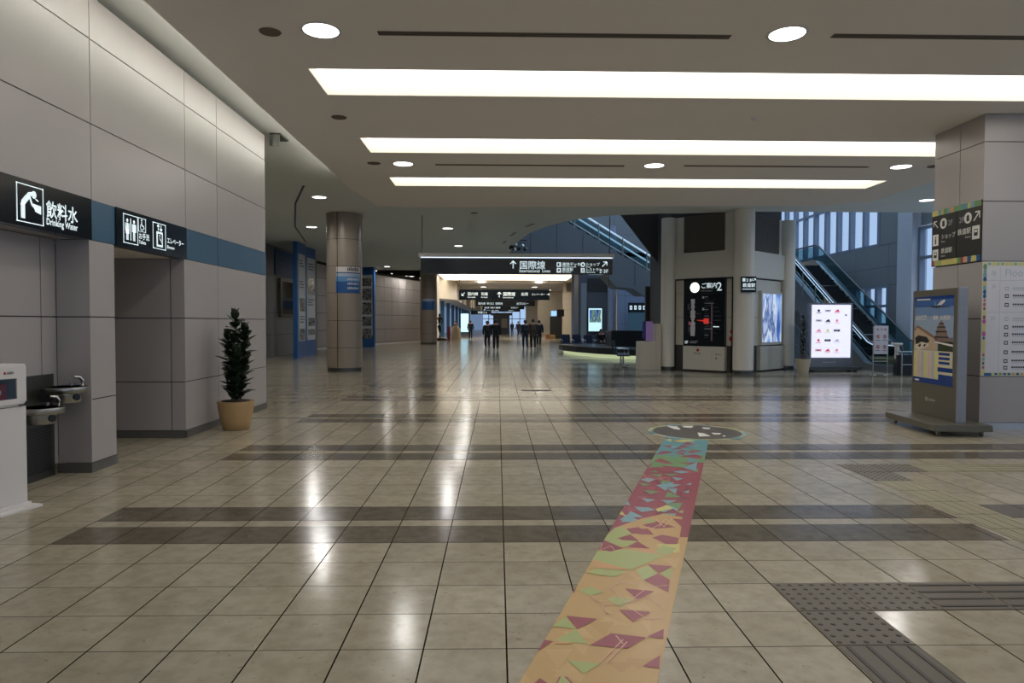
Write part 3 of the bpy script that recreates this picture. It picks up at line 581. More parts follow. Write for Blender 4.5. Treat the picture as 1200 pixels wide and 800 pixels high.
for (i, j) in ((0, 0), (0, 1), (1, 1)): tactile(b, xb + i * T, 6.72 + j * T, 'dot', M_TAC, M_TACD)
for i in range(2, 14): tactile(b, xb + i * T, 6.72 + T, 'lx', M_TACY, M_TACY2)
for j in range(1, 10): tactile(b, xb, 6.72 - j * T, 'ly', M_TACY, M_TACY2)
struct(b.build('floor_tactile_far'))
b = MB(); b.cyl((1.02, 14.0), .0, 0, .001, M_STEELD) if False else None
b.box((.55, 15.75, .0016), (1.25, 15.95, .004), M_STEELD)
tag(b.build('floor_hatch'), 'small dark metal cover set flush in the floor at centre', 'floor hatch')

# ================================================================= LEFT SIDE THINGS
def wc_person(b, x, y, h, m, woman):
    z = .003; r = h * .085; b.disc((x, y + h - r), r, m, z=z)
    if woman: b.poly([(x - h * .07, y + h * .80, z), (x - h * .16, y + h * .30, z), (x + h * .16, y + h * .30, z), (x + h * .07, y + h * .80, z)][::1], m)
    else: b.box((x - h * .11, y + h * .42, z - .002), (x + h * .11, y + h * .80, z), m)
    b.box((x - h * .085, y, z - .002), (x - h * .015, y + h * .45, z), m); b.box((x + h * .015, y, z - .002), (x + h * .085, y + h * .45, z), m)
    b.box((x - h * .17, y + h * .42, z - .002), (x - h * .125, y + h * .79, z), m); b.box((x + h * .125, y + h * .42, z - .002), (x + h * .17, y + h * .79, z), m)
def frame_sq(b, x0, y0, x1, y1, m, w=.008):
    b.box((x0, y0, 0), (x1, y0 + w, .003), m); b.box((x0, y1 - w, 0), (x1, y1, .003), m); b.box((x0, y0, 0), (x0 + w, y1, .003), m); b.box((x1 - w, y0, 0), (x1, y1, .003), m)
def seg2(b, a, c, w, m, z=.003):
    d = Vector((c[0] - a[0], c[1] - a[1], 0)); n = Vector((-d.y, d.x, 0)).normalized() * w / 2
    b.poly([(a[0] - n.x, a[1] - n.y, z), (c[0] - n.x, c[1] - n.y, z), (c[0] + n.x, c[1] + n.y, z), (a[0] + n.x, a[1] + n.y, z)], m)
def arrow(b, x, y, s, deg, m, w=.12, z=.003):
    a = math.radians(deg); d = Vector((math.cos(a), math.sin(a))); n = Vector((-d.y, d.x))
    p0 = Vector((x, y)) - d * s / 2; p1 = Vector((x, y)) + d * s / 2
    seg2(b, p0, p1 - d * s * .08, s * w, m, z)
    for sg in (1, -1): seg2(b, p1, p1 - d * s * .38 + n * sg * s * .38, s * w, m, z)

t = empty('wall_sign', (XW, 6.4, 2.42), 'black lit sign over the fountain recess reading 飲料水 Drinking Water', 'sign')
b = MB(fr((XW, 0, 0), (0, 1, 0))); b.box((3.6, 2.415, -.12), (7.215, 2.835, .02), M_SIGN); b.build('sign_box', t)
b = MB(fr((XW + .022, 0, 0), (0, 1, 0)))
frame_sq(b, 6.10, 2.45, 6.455, 2.79, M_TXT)
# bending drinker at a basin
b.disc((6.325, 2.715), .034, M_TXT, z=.003)
b.poly([(6.29, 2.70, .003), (6.30, 2.735, .003), (6.25, 2.725, .003), (6.20, 2.68, .003), (6.16, 2.64, .003), (6.155, 2.60, .003), (6.205, 2.61, .003), (6.25, 2.655, .003)], M_TXT)
b.box((6.155, 2.485, 0), (6.205, 2.62, .003), M_TXT); seg2(b, (6.27, 2.68), (6.30, 2.62), .022, M_TXT); seg2(b, (6.30, 2.62), (6.34, 2.60), .02, M_TXT)
b.poly([(6.31, 2.635, .003), (6.34, 2.565, .003), (6.42, 2.55, .003), (6.42, 2.625, .003)], M_TXT); seg2(b, (6.345, 2.68), (6.385, 2.665), .012, M_TXT)
b.text('飲料水', .172, 6.49, 2.555, .003, M_TXT, sx=.93, bold=.002); b.text('Drinking Water', .088, 6.49, 2.475, .003, M_TXT, sx=.84, bold=.0015)
b.build('lettering', t)
t = empty('wall_sign', (XW, 8.5, 2.42), 'black lit sign over the doorway with toilet and elevator pictograms', 'sign')
b = MB(fr((XW, 0, 0), (0, 1, 0))); b.box((7.675, 2.415, -.12), (9.385, 2.835, .02), M_SIGN); b.build('sign_box', t)
b = MB(fr((XW + .022, 0, 0), (0, 1, 0)))
frame_sq(b, 7.81, 2.46, 8.12, 2.79, M_TXT); wc_person(b, 7.89, 2.50, .24, M_TXT, True); wc_person(b, 8.035, 2.50, .24, M_TXT, False); b.box((7.958, 2.50, 0), (7.97, 2.75, .003), M_TXT)
frame_sq(b, 8.13, 2.63, 8.30, 2.79, M_TXT, .006)
b.disc((8.205, 2.765), .012, M_TXT, z=.003); seg2(b, (8.203, 2.75), (8.212, 2.70), .014, M_TXT); seg2(b, (8.212, 2.70), (8.245, 2.70), .014, M_TXT); seg2(b, (8.245, 2.70), (8.262, 2.665), .014, M_TXT)
for i in range(9):
    a = math.radians(110 + i * 25); c = math.radians(135 + i * 25); seg2(b, (8.21 + .035 * math.cos(a), 2.685 + .035 * math.sin(a)), (8.21 + .035 * math.cos(c), 2.685 + .035 * math.sin(c)), .009, M_TXT)
b.text('お手洗', .082, 8.135, 2.548, .003, M_TXT, bold=.001); b.text('Toilets', .058, 8.135, 2.488, .003, M_TXT, bold=.001)
frame_sq(b, 8.47, 2.47, 8.79, 2.79, M_TXT)
arrow(b, 8.60, 2.735, .075, 90, M_TXT, .2); arrow(b, 8.67, 2.735, .075, -90, M_TXT, .2)
b.box((8.56, 2.50, 0), (8.71, 2.685, .003), M_TXT); b.box((8.585, 2.525, 0), (8.685, 2.66, .004), M_SIGN)
b.disc((8.63, 2.64), .012, M_TXT, z=.006); seg2(b, (8.628, 2.625), (8.634, 2.59), .011, M_TXT, .006); seg2(b, (8.634, 2.59), (8.66, 2.585), .011, M_TXT, .006); seg2(b, (8.66, 2.585), (8.67, 2.55), .011, M_TXT, .006)
b.text('エレベーター', .085, 8.82, 2.575, .003, M_TXT, sx=.92, bold=.001); b.text('Elevator', .055, 8.82, 2.505, .003, M_TXT, sx=1.1, bold=.001)
b.build('lettering', t)

# AED cabinet: visible face looks to +X, near side turned slightly
ax = Matrix.Translation((-3.975, 5.85, 0)) @ Matrix.Rotation(math.radians(-13.0), 4, 'Z')
t = empty('aed_cabinet', (-4.1, 5.6, 0), 'white free-standing defibrillator cabinet with a red bag behind its window', 'AED cabinet')
W_, D_ = .46, .30
b = MB(ax); b.box((-D_, -W_, .05), (0, 0, .86), M_WHITE)
b.box((-D_, -W_, .87), (0, -W_ + .02, 1.21), M_WHITE); b.box((-D_, -.02, .87), (0, 0, 1.21), M_WHITE); b.box((-D_, -W_, 1.19), (0, 0, 1.215), M_WHITE); b.box((-D_, -W_, .865), (0, 0, .885), M_WHITE); b.box((-D_, -W_, .87), (-D_ + .02, 0, 1.21), M_WHITE)
b.box((-D_ + .02, -W_ + .02, .855), (-.02, -.02, .872), M_GAP); b.build('body', t, bevel=.003)
b = MB(ax); b.box((-D_ - .06, -W_ - .1, 0), (.09, .06, .022), M_WHITE); b.box((-D_ - .02, -W_ - .03, .02), (.02, .02, .05), M_WHITE); b.build('base_plate', t, bevel=.003)
F = fr(tuple(ax @ Vector((0, 0, 0))), tuple(ax.to_3x3() @ Vector((0, 1, 0))))
b = MB(F); x0, x1 = -W_ + .01, -.01
b.box((x0, .885, .002), (x1, .93, .018), M_WHITE); b.box((x0, 1.10, .002), (x1, 1.20, .018), M_WHITE); b.box((x0, .93, .002), (x0 + .06, 1.10, .018), M_WHITE); b.box((x1 - .085, .93, .002), (x1, 1.10, .018), M_WHITE)
dr = b.build('door', t, bevel=.002)
b = MB(F); b.box((x0 + .05, .92, .004), (x1 - .075, 1.11, .008), M_GLASS); b.build('window_pane', dr)
b = MB(F); b.box((-.085, .872, .018), (-.02, .879, .024), M_BLACK); b.poly([(-.045, .878, .024), (-.012, .878, .024), (-.012, .915, .024)], M_BLACK); b.build('latch', dr)
b = MB(F); b.box((-.215, 1.138, .018), (-.195, 1.158, .020), M_RED); b.text('AED', .026, -.19, 1.139, .0205, M_TXTD, sx=1.3, bold=.001); b.build('maker_label', dr)
b = MB(ax); b.box((-.24, -W_ + .05, .885), (-.06, -.11, 1.06), M_RED); b.build('bag_body', None); bag = bpy.data.objects['bag_body']; bag.name = 'aed_bag'
tag(bag, 'red defibrillator bag with white heart mark inside the white cabinet', 'AED bag')
md = bag.modifiers.new('bevel', 'BEVEL'); md.width = .02; md.segments = 3
b = MB(F); hx, hy = -.215, .975
pts = [(hx + .05 * (16 * math.sin(a) ** 3) / 17, hy + .05 * (13 * math.cos(a) - 5 * math.cos(2 * a) - 2 * math.cos(3 * a) - math.cos(4 * a)) / 17, -.058) for a in [i * math.pi / 10 for i in range(20)]]
b.poly(pts[::-1], M_WHITE); b.poly([(hx + .012, hy + .03, -.056), (hx - .012, hy - .002, -.056), (hx + .002, hy - .002, -.056)], M_RED); b.poly([(hx - .01, hy - .032, -.056), (hx + .014, hy + .004, -.056), (hx, hy + .004, -.056)], M_RED)
b.build('heart_mark', bag)

# drinking fountain
t = empty('drinking_fountain', (-4.4, 7.0, 0), 'stainless wall drinking fountain with two round basins at different heights', 'drinking fountain')
F = fr((-4.555, 0, 0), (0, 1, 0))
b = MB(F); b.box((6.30, .0, 0), (7.09, 1.04, .022), M_STEELD); b.build('back_panel', t, bevel=.003)
b = MB(F); b.box((6.34, .04, .022), (7.05, .56, .028), M_STEELD)
for k in range(22): b.box((6.37, .075 + k * .021, .028), (7.02, .085 + k * .021, .033), M_BLACK)
b.build('louvre_grille', t)
def basin(name, y, z, x=-4.36):
    b = MB(); c = lambda zz: (x, y, zz)
    b.loft([(c(z - .10), .115, .115), (c(z - .09), .125, .125), (c(z - .005), .125, .125)], M_STEEL); b.loft([(c(z - .008), .17, .17), (c(z), .188, .188), (c(z + .05), .192, .192), (c(z + .056), .188, .188)], M_STEEL)
    b.loft([(c(z + .056), .19, .19), (c(z + .058), .165, .165), (c(z + .02), .10, .10), (c(z + .015), .02, .02)], M_STEELD)
    b.box((-4.545, y - .11, z - .08), (x, y + .11, z + .045), M_STEELD)
    o = b.build('basin', t)
    b = MB(); b.tube([(x + .10, y - .03, z - .045), (x + .135, y - .045, z - .045)], .035, M_BLACK); b.build('push_button', o)
    b = MB(); b.tube([(x + .10, y + .10, z + .04), (x + .10, y + .10, z + .11), (x + .09, y + .08, z + .145), (x + .05, y + .05, z + .15)], .016, M_STEEL); b.tube([(x - .03, y + .13, z + .05), (x - .03, y + .13, z + .085)], .018, M_STEEL); b.build('spout', o)
basin('basin', 6.98, .86, -4.34); basin('basin', 6.60, .70, -4.34)

# rubber plant
M_LEAF = mat('dark_green_leaf', (36, 52, 34), rough=.3, var=.25, scale=8); M_STEM = mat('brown_stem', (86, 72, 52), rough=.7); M_SOIL = mat('dark_soil', (40, 32, 26), rough=.95, bump=.5)
def leaf(b, base, d, L, w, m, droop=.25):
    d = Vector(d).normalized(); side = d.cross(Vector((0, 0, 1))); side = side.normalized() if side.length > .05 else Vector((1, 0, 0)); up = side.cross(d)
    vs = []; fs = []; n = 8
    for i in range(n + 1):
        t = i / n; ww = w * (math.sin(math.pi * (t ** .85)) ** .8 if 0 < t < 1 else 0.02); c = Vector(base) + d * L * t - Vector((0, 0, 1)) * droop * L * t * t
        for s_ in (-1, -.5, 0, .5, 1): vs.append(tuple(c + side * ww * s_ * .5 + up * abs(s_) * ww * .18))
    for i in range(n):
        for k in range(4): fs.append((i * 5 + k, i * 5 + k + 1, (i + 1) * 5 + k + 1, (i + 1) * 5 + k))
    b.add(vs, fs, m, True)
t = empty('rubber_plant', (-3.84, 10.12, 0), 'tall dark rubber plant in a tan pot against the left wall', 'potted plant')
px, py = -3.84, 10.12; M_POT = mat('tan_plastic_pot', (170, 140, 96), rough=.5, var=.04, scale=12)
b = MB(); b.loft([((px, py, 0), .17, .17), ((px, py, .01), .185, .185), ((px, py, .14), .215, .215), ((px, py, .30), .247, .247), ((px, py, .405), .258, .258), ((px, py, .415), .258, .258)], M_POT, caps=True)
b.loft([((px, py, .416), .258, .258), ((px, py, .416), .235, .235), ((px, py, .38), .232, .232)], M_POT, caps=False); b.build('pot', t)
b = MB(); b.loft([((px, py, .37), .23, .23), ((px, py, .42), .20, .20), ((px, py, .43), .05, .05)], M_SOIL); b.build('soil', t)
b = MB(); stems = []
for i, (dx, dy, h) in enumerate([(0, 0, 1.20), (.05, .04, 1.0), (-.06, .03, .9), (.03, -.06, .7)]):
    top = Vector((px + dx * 2.2, py + dy * 2, .4 + h)); bot = Vector((px + dx, py + dy, .38)); b.tube([bot, bot.lerp(top, .5) + Vector((.01, 0, 0)), top], [.016, .013, .007], M_STEM); stems.append((bot, top))
b.build('stem', t)
b = MB(); k = 0
for bot, top in stems:
    n = int((top - bot).length / .030)
    for i in range(n):
        f = .07 + .93 * i / n; p = bot.lerp(top, f); a = k * 2.4 + R.random() * .5; k += 1
        el = .3 + .9 * R.random(); L = .20 + .06 * R.random()
        leaf(b, p, (math.cos(a), math.sin(a), el), L * (1.0 if f < .9 else .8), .150, M_LEAF, .25 * R.random())
    for a in range(3): leaf(b, top, (math.cos(a * 2.1) * .35, math.sin(a * 2.1) * .35, 1), .19, .12, M_LEAF, 0)
b.build('foliage', t)

# column sign, TV, wall board, blue boards
t = empty('column_notice', (-4.7, 21.7, 2.5), 'blue and white printed notice wrapped round the near round column', 'sign')
def wrap(b, x, y, r, a0, a1, z0, z1, m, n=16):
    vs = []; fs = []
    for i in range(n + 1):
        a = a0 + (a1 - a0) * i / n; vs += [(x + r * math.cos(a), y + r * math.sin(a), z0), (x + r * math.cos(a), y + r * math.sin(a), z1)]
    for i in range(n): fs.append((2 * i, 2 * i + 2, 2 * i + 3, 2 * i + 1))
    b.add(vs, fs, m, True)
b = MB(); cxn, cyn = -4.95, 22.3; a0, a1 = math.radians(-104), math.radians(-20)
wrap(b, cxn, cyn, .567, a0, a1, 2.50, 2.86, M_BLUE); wrap(b, cxn, cyn, .567, a0, a1, 2.86, 3.02, mat('mid_blue_print', (96, 148, 196), rough=.4)); wrap(b, cxn, cyn, .567, a0, a1, 3.02, 3.12, mat('pale_blue_print', (166, 184, 204), rough=.4)); wrap(b, cxn, cyn, .569, a0, a1, 3.12, 3.15, mat('navy_print', (36, 60, 110), rough=.4)); wrap(b, cxn, cyn, .567, a0, a1, 3.15, 3.32, M_WHITE)
b.build('sheet', t)
b = MB(); 
for z, s, m in ((3.19, .12, M_TXTD), (2.90, .07, M_WHITE), (2.76, .07, M_WHITE), (2.62, .07, M_WHITE)):
    for i in range(8):
        a = math.radians(-68 + i * 5.2); wrap(b, cxn, cyn, .573, a, a + math.radians(3.4), z, z + s * (.8 + .2 * ((i * 7) % 3) / 2), m, 2)
b.build('printing', t)
b = MB(); wrap(b, -5.05, 50.3, .63, math.radians(-130), math.radians(-40), 2.5, 3.1, M_BLUE); wrap(b, -5.05, 50.3, .63, math.radians(-130), math.radians(-40), 3.1, 3.3, MATS['pale_blue_print']); tag(b.build('column_notice'), 'small blue notice on the far round column left of the corridor', 'sign')
t = empty('wall_display', (-10.15, 34, 1.9), 'large dark switched-off display on the slate wall behind the blue boards', 'screen')
F = fr((-10.2, 0, 0), (0, 1, 0)); b = MB(F); b.box((32.2, 1.82, 0), (35.6, 3.62, .12), M_STEELD); b.build('casing', t)
b = MB(F); b.box((32.35, 1.95, .12), (35.45, 3.5, .125), mat('dark_screen', (24, 26, 26), rough=.08)); b.build('screen', t)
b = MB(F); b.box((31.6, 3.75, 0), (35.8, 4.92, .06), mat('deep_blue_board', (38, 88, 148), rough=.5))
for k in range(3): b.box((31.9, 4.6 - k * .28, .06), (34.6 - k * .5, 4.66 - k * .28, .064), mat('dull_blue_print', (70, 100, 140)))
tag(b.build('wall_board'), 'dull blue board with faint lines above the dark display', 'sign')
pic = poster('board_photo', [(50, 52, 54), (90, 92, 96), (150, 152, 150), (70, 74, 70)], scale=6)
def tall_board(name, p0, p1, w, lb, seed):
    t = empty(name, (p0[0], p0[1], 0), lb, 'display board', 'tall blue display boards')
    d = Vector((p1[0] - p0[0], p1[1] - p0[1], 0)); L = d.length; F = fr((p0[0], p0[1], 0), d)
    b = MB(F); b.box((0, 0, -.18), (L, CU - .02, 0), M_BLUE); b.build('board', t)
    b = MB(F); b.box((L * .18, .75, 0), (L * .92, CU - .5, .01), mat('board_paper', (196, 202, 206), rough=.6)); pp = b.build('paper', t)
    b = MB(F); rr = random.Random(seed); z = CU - .7
    while z > 1.1:
        h = .25 + rr.random() * .55
        if rr.random() < .6: b.box((L * (.22 + rr.random() * .1), z - h, .01), (L * .88, z, .014), pic)
        else:
            for q in range(3): b.box((L * .26, z - .1 - q * .12, .01), (L * (.6 + .25 * rr.random()), z - .06 - q * .12, .014), M_TXTD)
        z -= h + .15
    b.build('photographs', pp)
tall_board('display_board', (-8.62, 29.7), (-8.60, 30.95), 1, 'nearest blue display board from floor to ceiling, left of the near column', 2)
tall_board('display_board', (-8.78, 31.5), (-8.70, 33.0), 1, 'blue display board right behind the nearest one', 5)
tall_board('display_board', (-9.05, 43.6), (-7.75, 43.2), 1, 'blue display board showing behind the right side of the near column', 9)

# ================================================================= HANGING SIGNS
def hang(y, x0, x1, z0, z1, ztop, lb, cap=True, th=.25):
    t = empty('hanging_sign', ((x0 + x1) / 2, y, z0), lb, 'sign', 'black overhead direction signs')
    b = MB(); b.box((x0 + .05, y, z0), (x1 - .05, y + th, z1), M_SIGN); b.build('sign_box', t)
    if cap:
        b = MB(); b.box((x0, y - .16, z1), (x1, y + th + .16, z1 + .12), M_ROUND); b.build('top_cap', t)
        b = MB(); b.box((x0 + .06, y - .10, z1 - .02), (x1 - .06, y - .04, z1 - .001), mat('sign_strip_lamp', (235, 245, 255), emit=(215, 232, 255), es=1.3)); b.build('strip_lamp', t)
    b = MB()
    for x in (x0 + .08, x1 - .12): b.tube([(x, y + th / 2, z1), (x, y + th / 2, ztop)], .014 if cap else .025, M_STEELD)
    b.build('hanger', t)
    return t, MB(fr((0, y - .01, 0), (1, 0, 0)))
t, b = hang(22.3, -2.54, 3.78, 3.145, 3.68, CU, 'largest overhead sign with an up arrow and 国際線 International Lines')
b.M = b.M @ Matrix.Translation((-.01, 1.5686 * .292, 0)) @ Matrix.Diagonal((.708, .708, 1, 1))
arrow(b, .72, 4.22, .34, 90, M_TXT, .14); b.text('国際線', .40, 1.0, 4.06, .003, M_TXT, bold=.004); b.text('International  Lines', .20, 1.0, 3.88, .003, M_TXT, sx=.92, bold=.002)
b.box((2.72, 4.13, 0), (2.92, 4.34, .003), M_TXT); b.box((2.76, 4.18, .003), (2.84, 4.30, .005), M_SIGN); b.box((2.72, 3.87, 0), (2.92, 4.08, .003), M_TXT); b.disc((2.82, 3.99), .05, M_SIGN, z=.005)
b.text('連絡デッキ', .17, 2.97, 4.19, .003, M_TXT, bold=.002); b.text('Connection Deck', .09, 2.97, 4.11, .003, M_TXT, bold=.001); b.text('鉄道駅', .17, 2.97, 3.95, .003, M_TXT, bold=.002); b.text('Rail Station', .09, 2.97, 3.87, .003, M_TXT, bold=.001)
b.disc((3.92, 4.24), .11, M_TXT, z=.003); b.disc((3.92, 4.24), .05, M_SIGN, z=.005); b.box((3.83, 3.87, 0), (4.01, 4.08, .003), M_TXT); b.box((3.90, 3.90, .003), (3.94, 4.05, .005), M_SIGN)
b.text('ショップ', .16, 4.06, 4.20, .003, M_TXT, bold=.002); b.text('Shops', .09, 4.06, 4.11, .003, M_TXT, bold=.001); b.text('レストラン', .15, 4.06, 3.96, .003, M_TXT, bold=.002); b.text('Restaurants', .09, 4.06, 3.87, .003, M_TXT, bold=.001)
arrow(b, 4.92, 4.26, .30, 45, M_TXT, .14); b.text('2·3F', .24, 4.68, 3.86, .003, M_TXT, bold=.002)
b.build('lettering', t)
t, b = hang(66, -3.75, 5.05, 3.75, 4.75, CC, 'second overhead sign, hanging just below the largest one', cap=False)
arrow(b, -3.3, 4.3, .4, 225, M_TXT); b.text('国内線', .34, -2.9, 4.2, .003, M_TXT); b.text('Domestic', .2, -2.9, 3.95, .003, M_TXT); b.text('到着', .34, -1.6, 4.2, .003, M_TXT); b.text('Arrivals', .2, -1.6, 3.95, .003, M_TXT)
arrow(b, .15, 4.25, .5, 90, M_TXT); b.text('国際線', .40, .5, 4.17, .003, M_TXT, bold=.003); b.text('International', .2, .5, 3.93, .003, M_TXT); b.text('出発', .34, 2.25, 4.2, .003, M_TXT); b.text('エレベーター', .22, 3.25, 4.22, .003, M_TXT); arrow(b, 4.85, 4.3, .28, 0, M_TXT)
b.build('lettering', t)
for y, x0, x1, z0, z1, lb in [(102, -3.3, 5.6, 4.05, 4.95, 'third overhead sign, smaller and farther down the corridor'), (140, -3.1, 5.5, 4.3, 5.1, 'fourth overhead sign, thin and far down the corridor'), (165, -3.0, 5.4, 4.2, 4.9, 'farthest and smallest overhead sign in the corridor')]:
    t, b = hang(y, x0, x1, z0, z1, CC, lb, cap=False)
    s = (z1 - z0) * .5; b.text('国内線  到着口  国際線', s * .8, x0 + .4, z0 + s * .5, .003, M_TXT, bold=.006); b.text('出発ロビー', s * .8, x1 - 2.8, z0 + s * .5, .003, M_TXT, bold=.006)
    b.build('lettering', t)
t = empty('shop_sign', (-4, 88, 3.2), 'black shop sign hanging low left of the corridor centre', 'sign')
b = MB(); b.box((-3.9, 100, 2.75), (-.9, 100.2, 3.35), M_SIGN); b.tube([(-3.7, 100.1, 3.3), (-3.7, 100.1, CC)], .05, M_STEELD); b.tube([(-1.1, 100.1, 3.3), (-1.1, 100.1, CC)], .05, M_STEELD); b.build('sign_box', t)
b = MB(fr((0, 99.99, 0), (1, 0, 0))); b.text('到着口 A', .35, -2.9, 2.92, .003, M_TXT, bold=.005); b.build('lettering', t)

# ================================================================= RIGHT SIDE
# direction board on the pillar's left face
t = empty('direction_board', (PX, 10.55, 2.5), 'dark direction board with arrows on the left side of the clad pillar', 'sign')
F = fr((PX, 11.15, 0), (0, -1, 0)); M_DK = mat('dark_brown_board', (42, 40, 36), rough=.35)
b = MB(F); b.box((.0, 2.5, .0), (.60, 3.40, .025), M_DK); b.box((.612, 2.5, 0), (1.145, 3.40, .025), M_DK); b.build('board', t)
b = MB(F); rr = random.Random(4); cs = [M_TP[k] for k in 'gbotyGmp'] + [M_BLUE]
for z0 in (2.5, 3.31):
    x = 0
    while x < 1.145:
        w = .05 + rr.random() * .09; x1 = min(1.145, x + w); b.poly([(x, z0 + .002, .027), (x1, z0 + .002, .027), (min(1.145, x1 + .03 * (rr.random() - .2)), z0 + .09, .027), (x, z0 + .09, .027)], rr.choice(cs)); x = x1
b.build('coloured_border', t)
b = MB(F); z = .028; MT = M_TXTP
arrow(b, .10, 3.17, .15, 135, MT, .12, z); b.disc((.29, 3.17), .085, MT, z=z); b.text('2F', .12, .40, 3.12, z, M_SKYTXT)
b.text('2F', .12, .66, 3.12, z, M_SKYTXT); b.disc((.86, 3.17), .085, MT, z=z); arrow(b, 1.05, 3.17, .18, 45, MT, .12, z)
b.disc((.29, 3.185), .03, M_DK, z=z + .001); b.disc((.86, 3.185), .03, M_DK, z=z + .001); b.box((.26, 3.12, z), (.32, 3.165, z + .001), M_DK); b.box((.83, 3.12, z), (.89, 3.165, z + .001), M_DK)
def picto(b, x, y, s, kind):
    b.box((x, y, z), (x + s * .8, y + s, z + .001), MT)
    if kind: b.box((x + s * .2, y + s * .25, z), (x + s * .6, y + s * .75, z + .002), M_DK); b.box((x + s * .25, y + s * .5, z), (x + s * .55, y + s * .68, z + .003), MT)
    else: b.disc((x + s * .4, y + s * .75), s * .09, M_DK, z=z + .002); b.box((x + s * .32, y + s * .15, z), (x + s * .48, y + s * .62, z + .002), M_DK)
picto(b, .03, 2.83, .18, 0); b.text('ショップ', .085, .24, 2.93, z, MT, bold=.001); b.text('Shops', .04, .24, 2.87, z, MT)
picto(b, .03, 2.59, .18, 1); b.text('鉄道駅', .09, .24, 2.70, z, MT, bold=.001); b.text('Station', .04, .24, 2.64, z, MT)
picto(b, .96, 2.83, .2, 1); b.text('鉄道駅', .10, .93, 2.94, z, MT, align='RIGHT', bold=.001); b.text('Station', .045, .93, 2.87, z, MT, align='RIGHT')
b.build('lettering', t)
# floor guide on the front face
t = empty('floor_guide_panel', (7.6, PY, .8), 'white floor guide panel with pastel leaf border on the pillar front', 'information board')
F = fr((PX, PY, 0), (1, 0, 0))
b = MB(F); b.box((.0, .795, 0), (1.25, 2.485, .012), mat('guide_white', (214, 212, 218), rough=.12)); b.build('panel', t)
b = MB(F); rr = random.Random(8)
b.box((.005, .80, .012), (.065, 2.48, .013), mat('pale_border', (200, 200, 160), rough=.3)); b.box((.065, 2.42, .012), (1.24, 2.48, .013), MATS['pale_border']); b.box((.065, .80, .012), (1.24, .85, .013), MATS['pale_border'])
for i in range(26):
    yy = .86 + i * .062; r_ = .02 + rr.random() * .02; b.disc((.035, yy), r_ * .8, rr.choice([M_TP['m'], M_BLUE, M_TP['G'], M_TP['y'], M_TP['b'], mat('magenta_leaf', (186, 90, 150))]) if i < 99 else M_BLUE, z=.0135, ry=r_ * 1.1, n=10)
for i in range(18): b.disc((.1 + i * .065, 2.45), .025, rr.choice([M_TP['g'], M_TP['y'], M_TP['b'], M_TP['m']]), z=.0135, n=8, ry=.018); b.disc((.1 + i * .065, .825), .025, rr.choice([M_TP['o'], M_TP['y'], M_BLUE, M_TP['G']]), z=.0135, n=8, ry=.018)
b.box((.05, .80, .0136), (.16, .84, .0138), M_BLUE); b.build('leaf_border', t)
b = MB(F); zt = .0128
b.box((.262, .86, .012), (.267, 2.40, zt), M_SKYTXT); b.box((.07, 2.205, .012), (1.2, 2.21, zt), M_SKYTXT); b.box((.07, 1.735, .012), (1.2, 1.742, zt), M_SKYTXT)
b.text('Floor Guide', .155, .33, 2.27, zt, M_SKYTXT); b.text('階', .08, .13, 2.28, zt, M_SKYTXT); b.text('3F', .08, .13, 2.09, zt, M_SKYTXT); b.text('2F', .08, .13, 1.62, zt, M_SKYTXT)
rows = [(2.07, 1), (1.96, 0), (1.83, 0), (1.62, 1), (1.50, 0), (1.39, 0), (1.27, 0), (1.13, 0), (1.0, 0), (.9, 0)]
for i, (yy, pale) in enumerate(rows):
    m = M_SKYTXT if pale else M_TXTD
    b.box((.34, yy - .01, .012), (.40, yy + .045, zt), m); b.box((.352, yy + .005, zt), (.388, yy + .03, zt + .0004), M_WHITE)
    w = .18 + .12 * ((i * 37) % 5) / 5
    for q in range(int(w / .03) + 2): b.box((.46 + q * .034, yy + .012, .012), (.46 + q * .034 + .026, yy + .038, zt), m)
    b.box((.46, yy - .012, .012), (.46 + w * 1.4, yy - .002, zt), M_SKYTXT)
b.build('printing', t)

# rolling poster stand
t = empty('poster_stand', (6.5, 10.2, 0), 'grey wheeled stand holding an airport travel poster, beside the clad pillar', 'poster stand')
ang = math.radians(-4.7); SM = Matrix.Translation((6.05, 9.33, 0)) @ Matrix.Rotation(ang, 4, 'Z'); M_ST = mat('olive_grey_metal', (112, 108, 96), rough=.35, metal=.5)
b = MB(SM); b.box((0, 0, .075), (.78, 1.42, .165), M_ST); b.build('base', t, bevel=.006)
for (x, y) in ((.1, .1), (.68, .1), (.1, 1.3), (.68, 1.3)):
    b = MB(SM); b.M = SM @ Matrix.Translation((x, y, .038)) @ Matrix.Rotation(math.pi / 2, 4, 'Y'); b.cyl((0, 0), .037, -.014, .014, mat('caster_rubber', (120, 112, 92), rough=.5)); b.M = SM; b.box((x - .022, y - .02, .04), (x + .022, y + .02, .076), M_STEEL); b.build('caster', t)
b = MB(SM); b.box((.43, .26, .165), (.53, 1.50 - .02, 2.08), M_ST); b.box((.425, .235, .165), (.55, .27, 2.085), mat('pale_grey_edge', (150, 152, 158), rough=.35, metal=.5)); b.build('frame', t, bevel=.004)
F = SM @ fr((.43, 1.48, 0), (0, -1, 0)); PZb, PZt = .66, 1.98; x0, x1 = .06, 1.12; zz = .0035
b = MB(F); b.box((x0, PZb, 0), (x1, PZt, .003), mat('poster_sky', (112, 140, 180), rough=.12)); ps = b.build('poster', t)
b = MB(F); VS = [.75]; Q = lambda u, v: (x0 + (x1 - x0) * u, PZt - (PZt - PZb) * v * VS[0], zz)
def QB(u0, v0, u1, v1, m, dz=0): p, q2 = Q(u0, v0), Q(u1, v1); b.box((p[0], q2[1], zz - .001 + dz), (q2[0], p[1], zz + dz), m)
def QP(pts, m, dz=0): b.poly([(Q(*p)[0], Q(*p)[1], zz + dz) for p in pts][::-1], m)
M_NAVY = mat('poster_navy', (30, 62, 128), rough=.15)
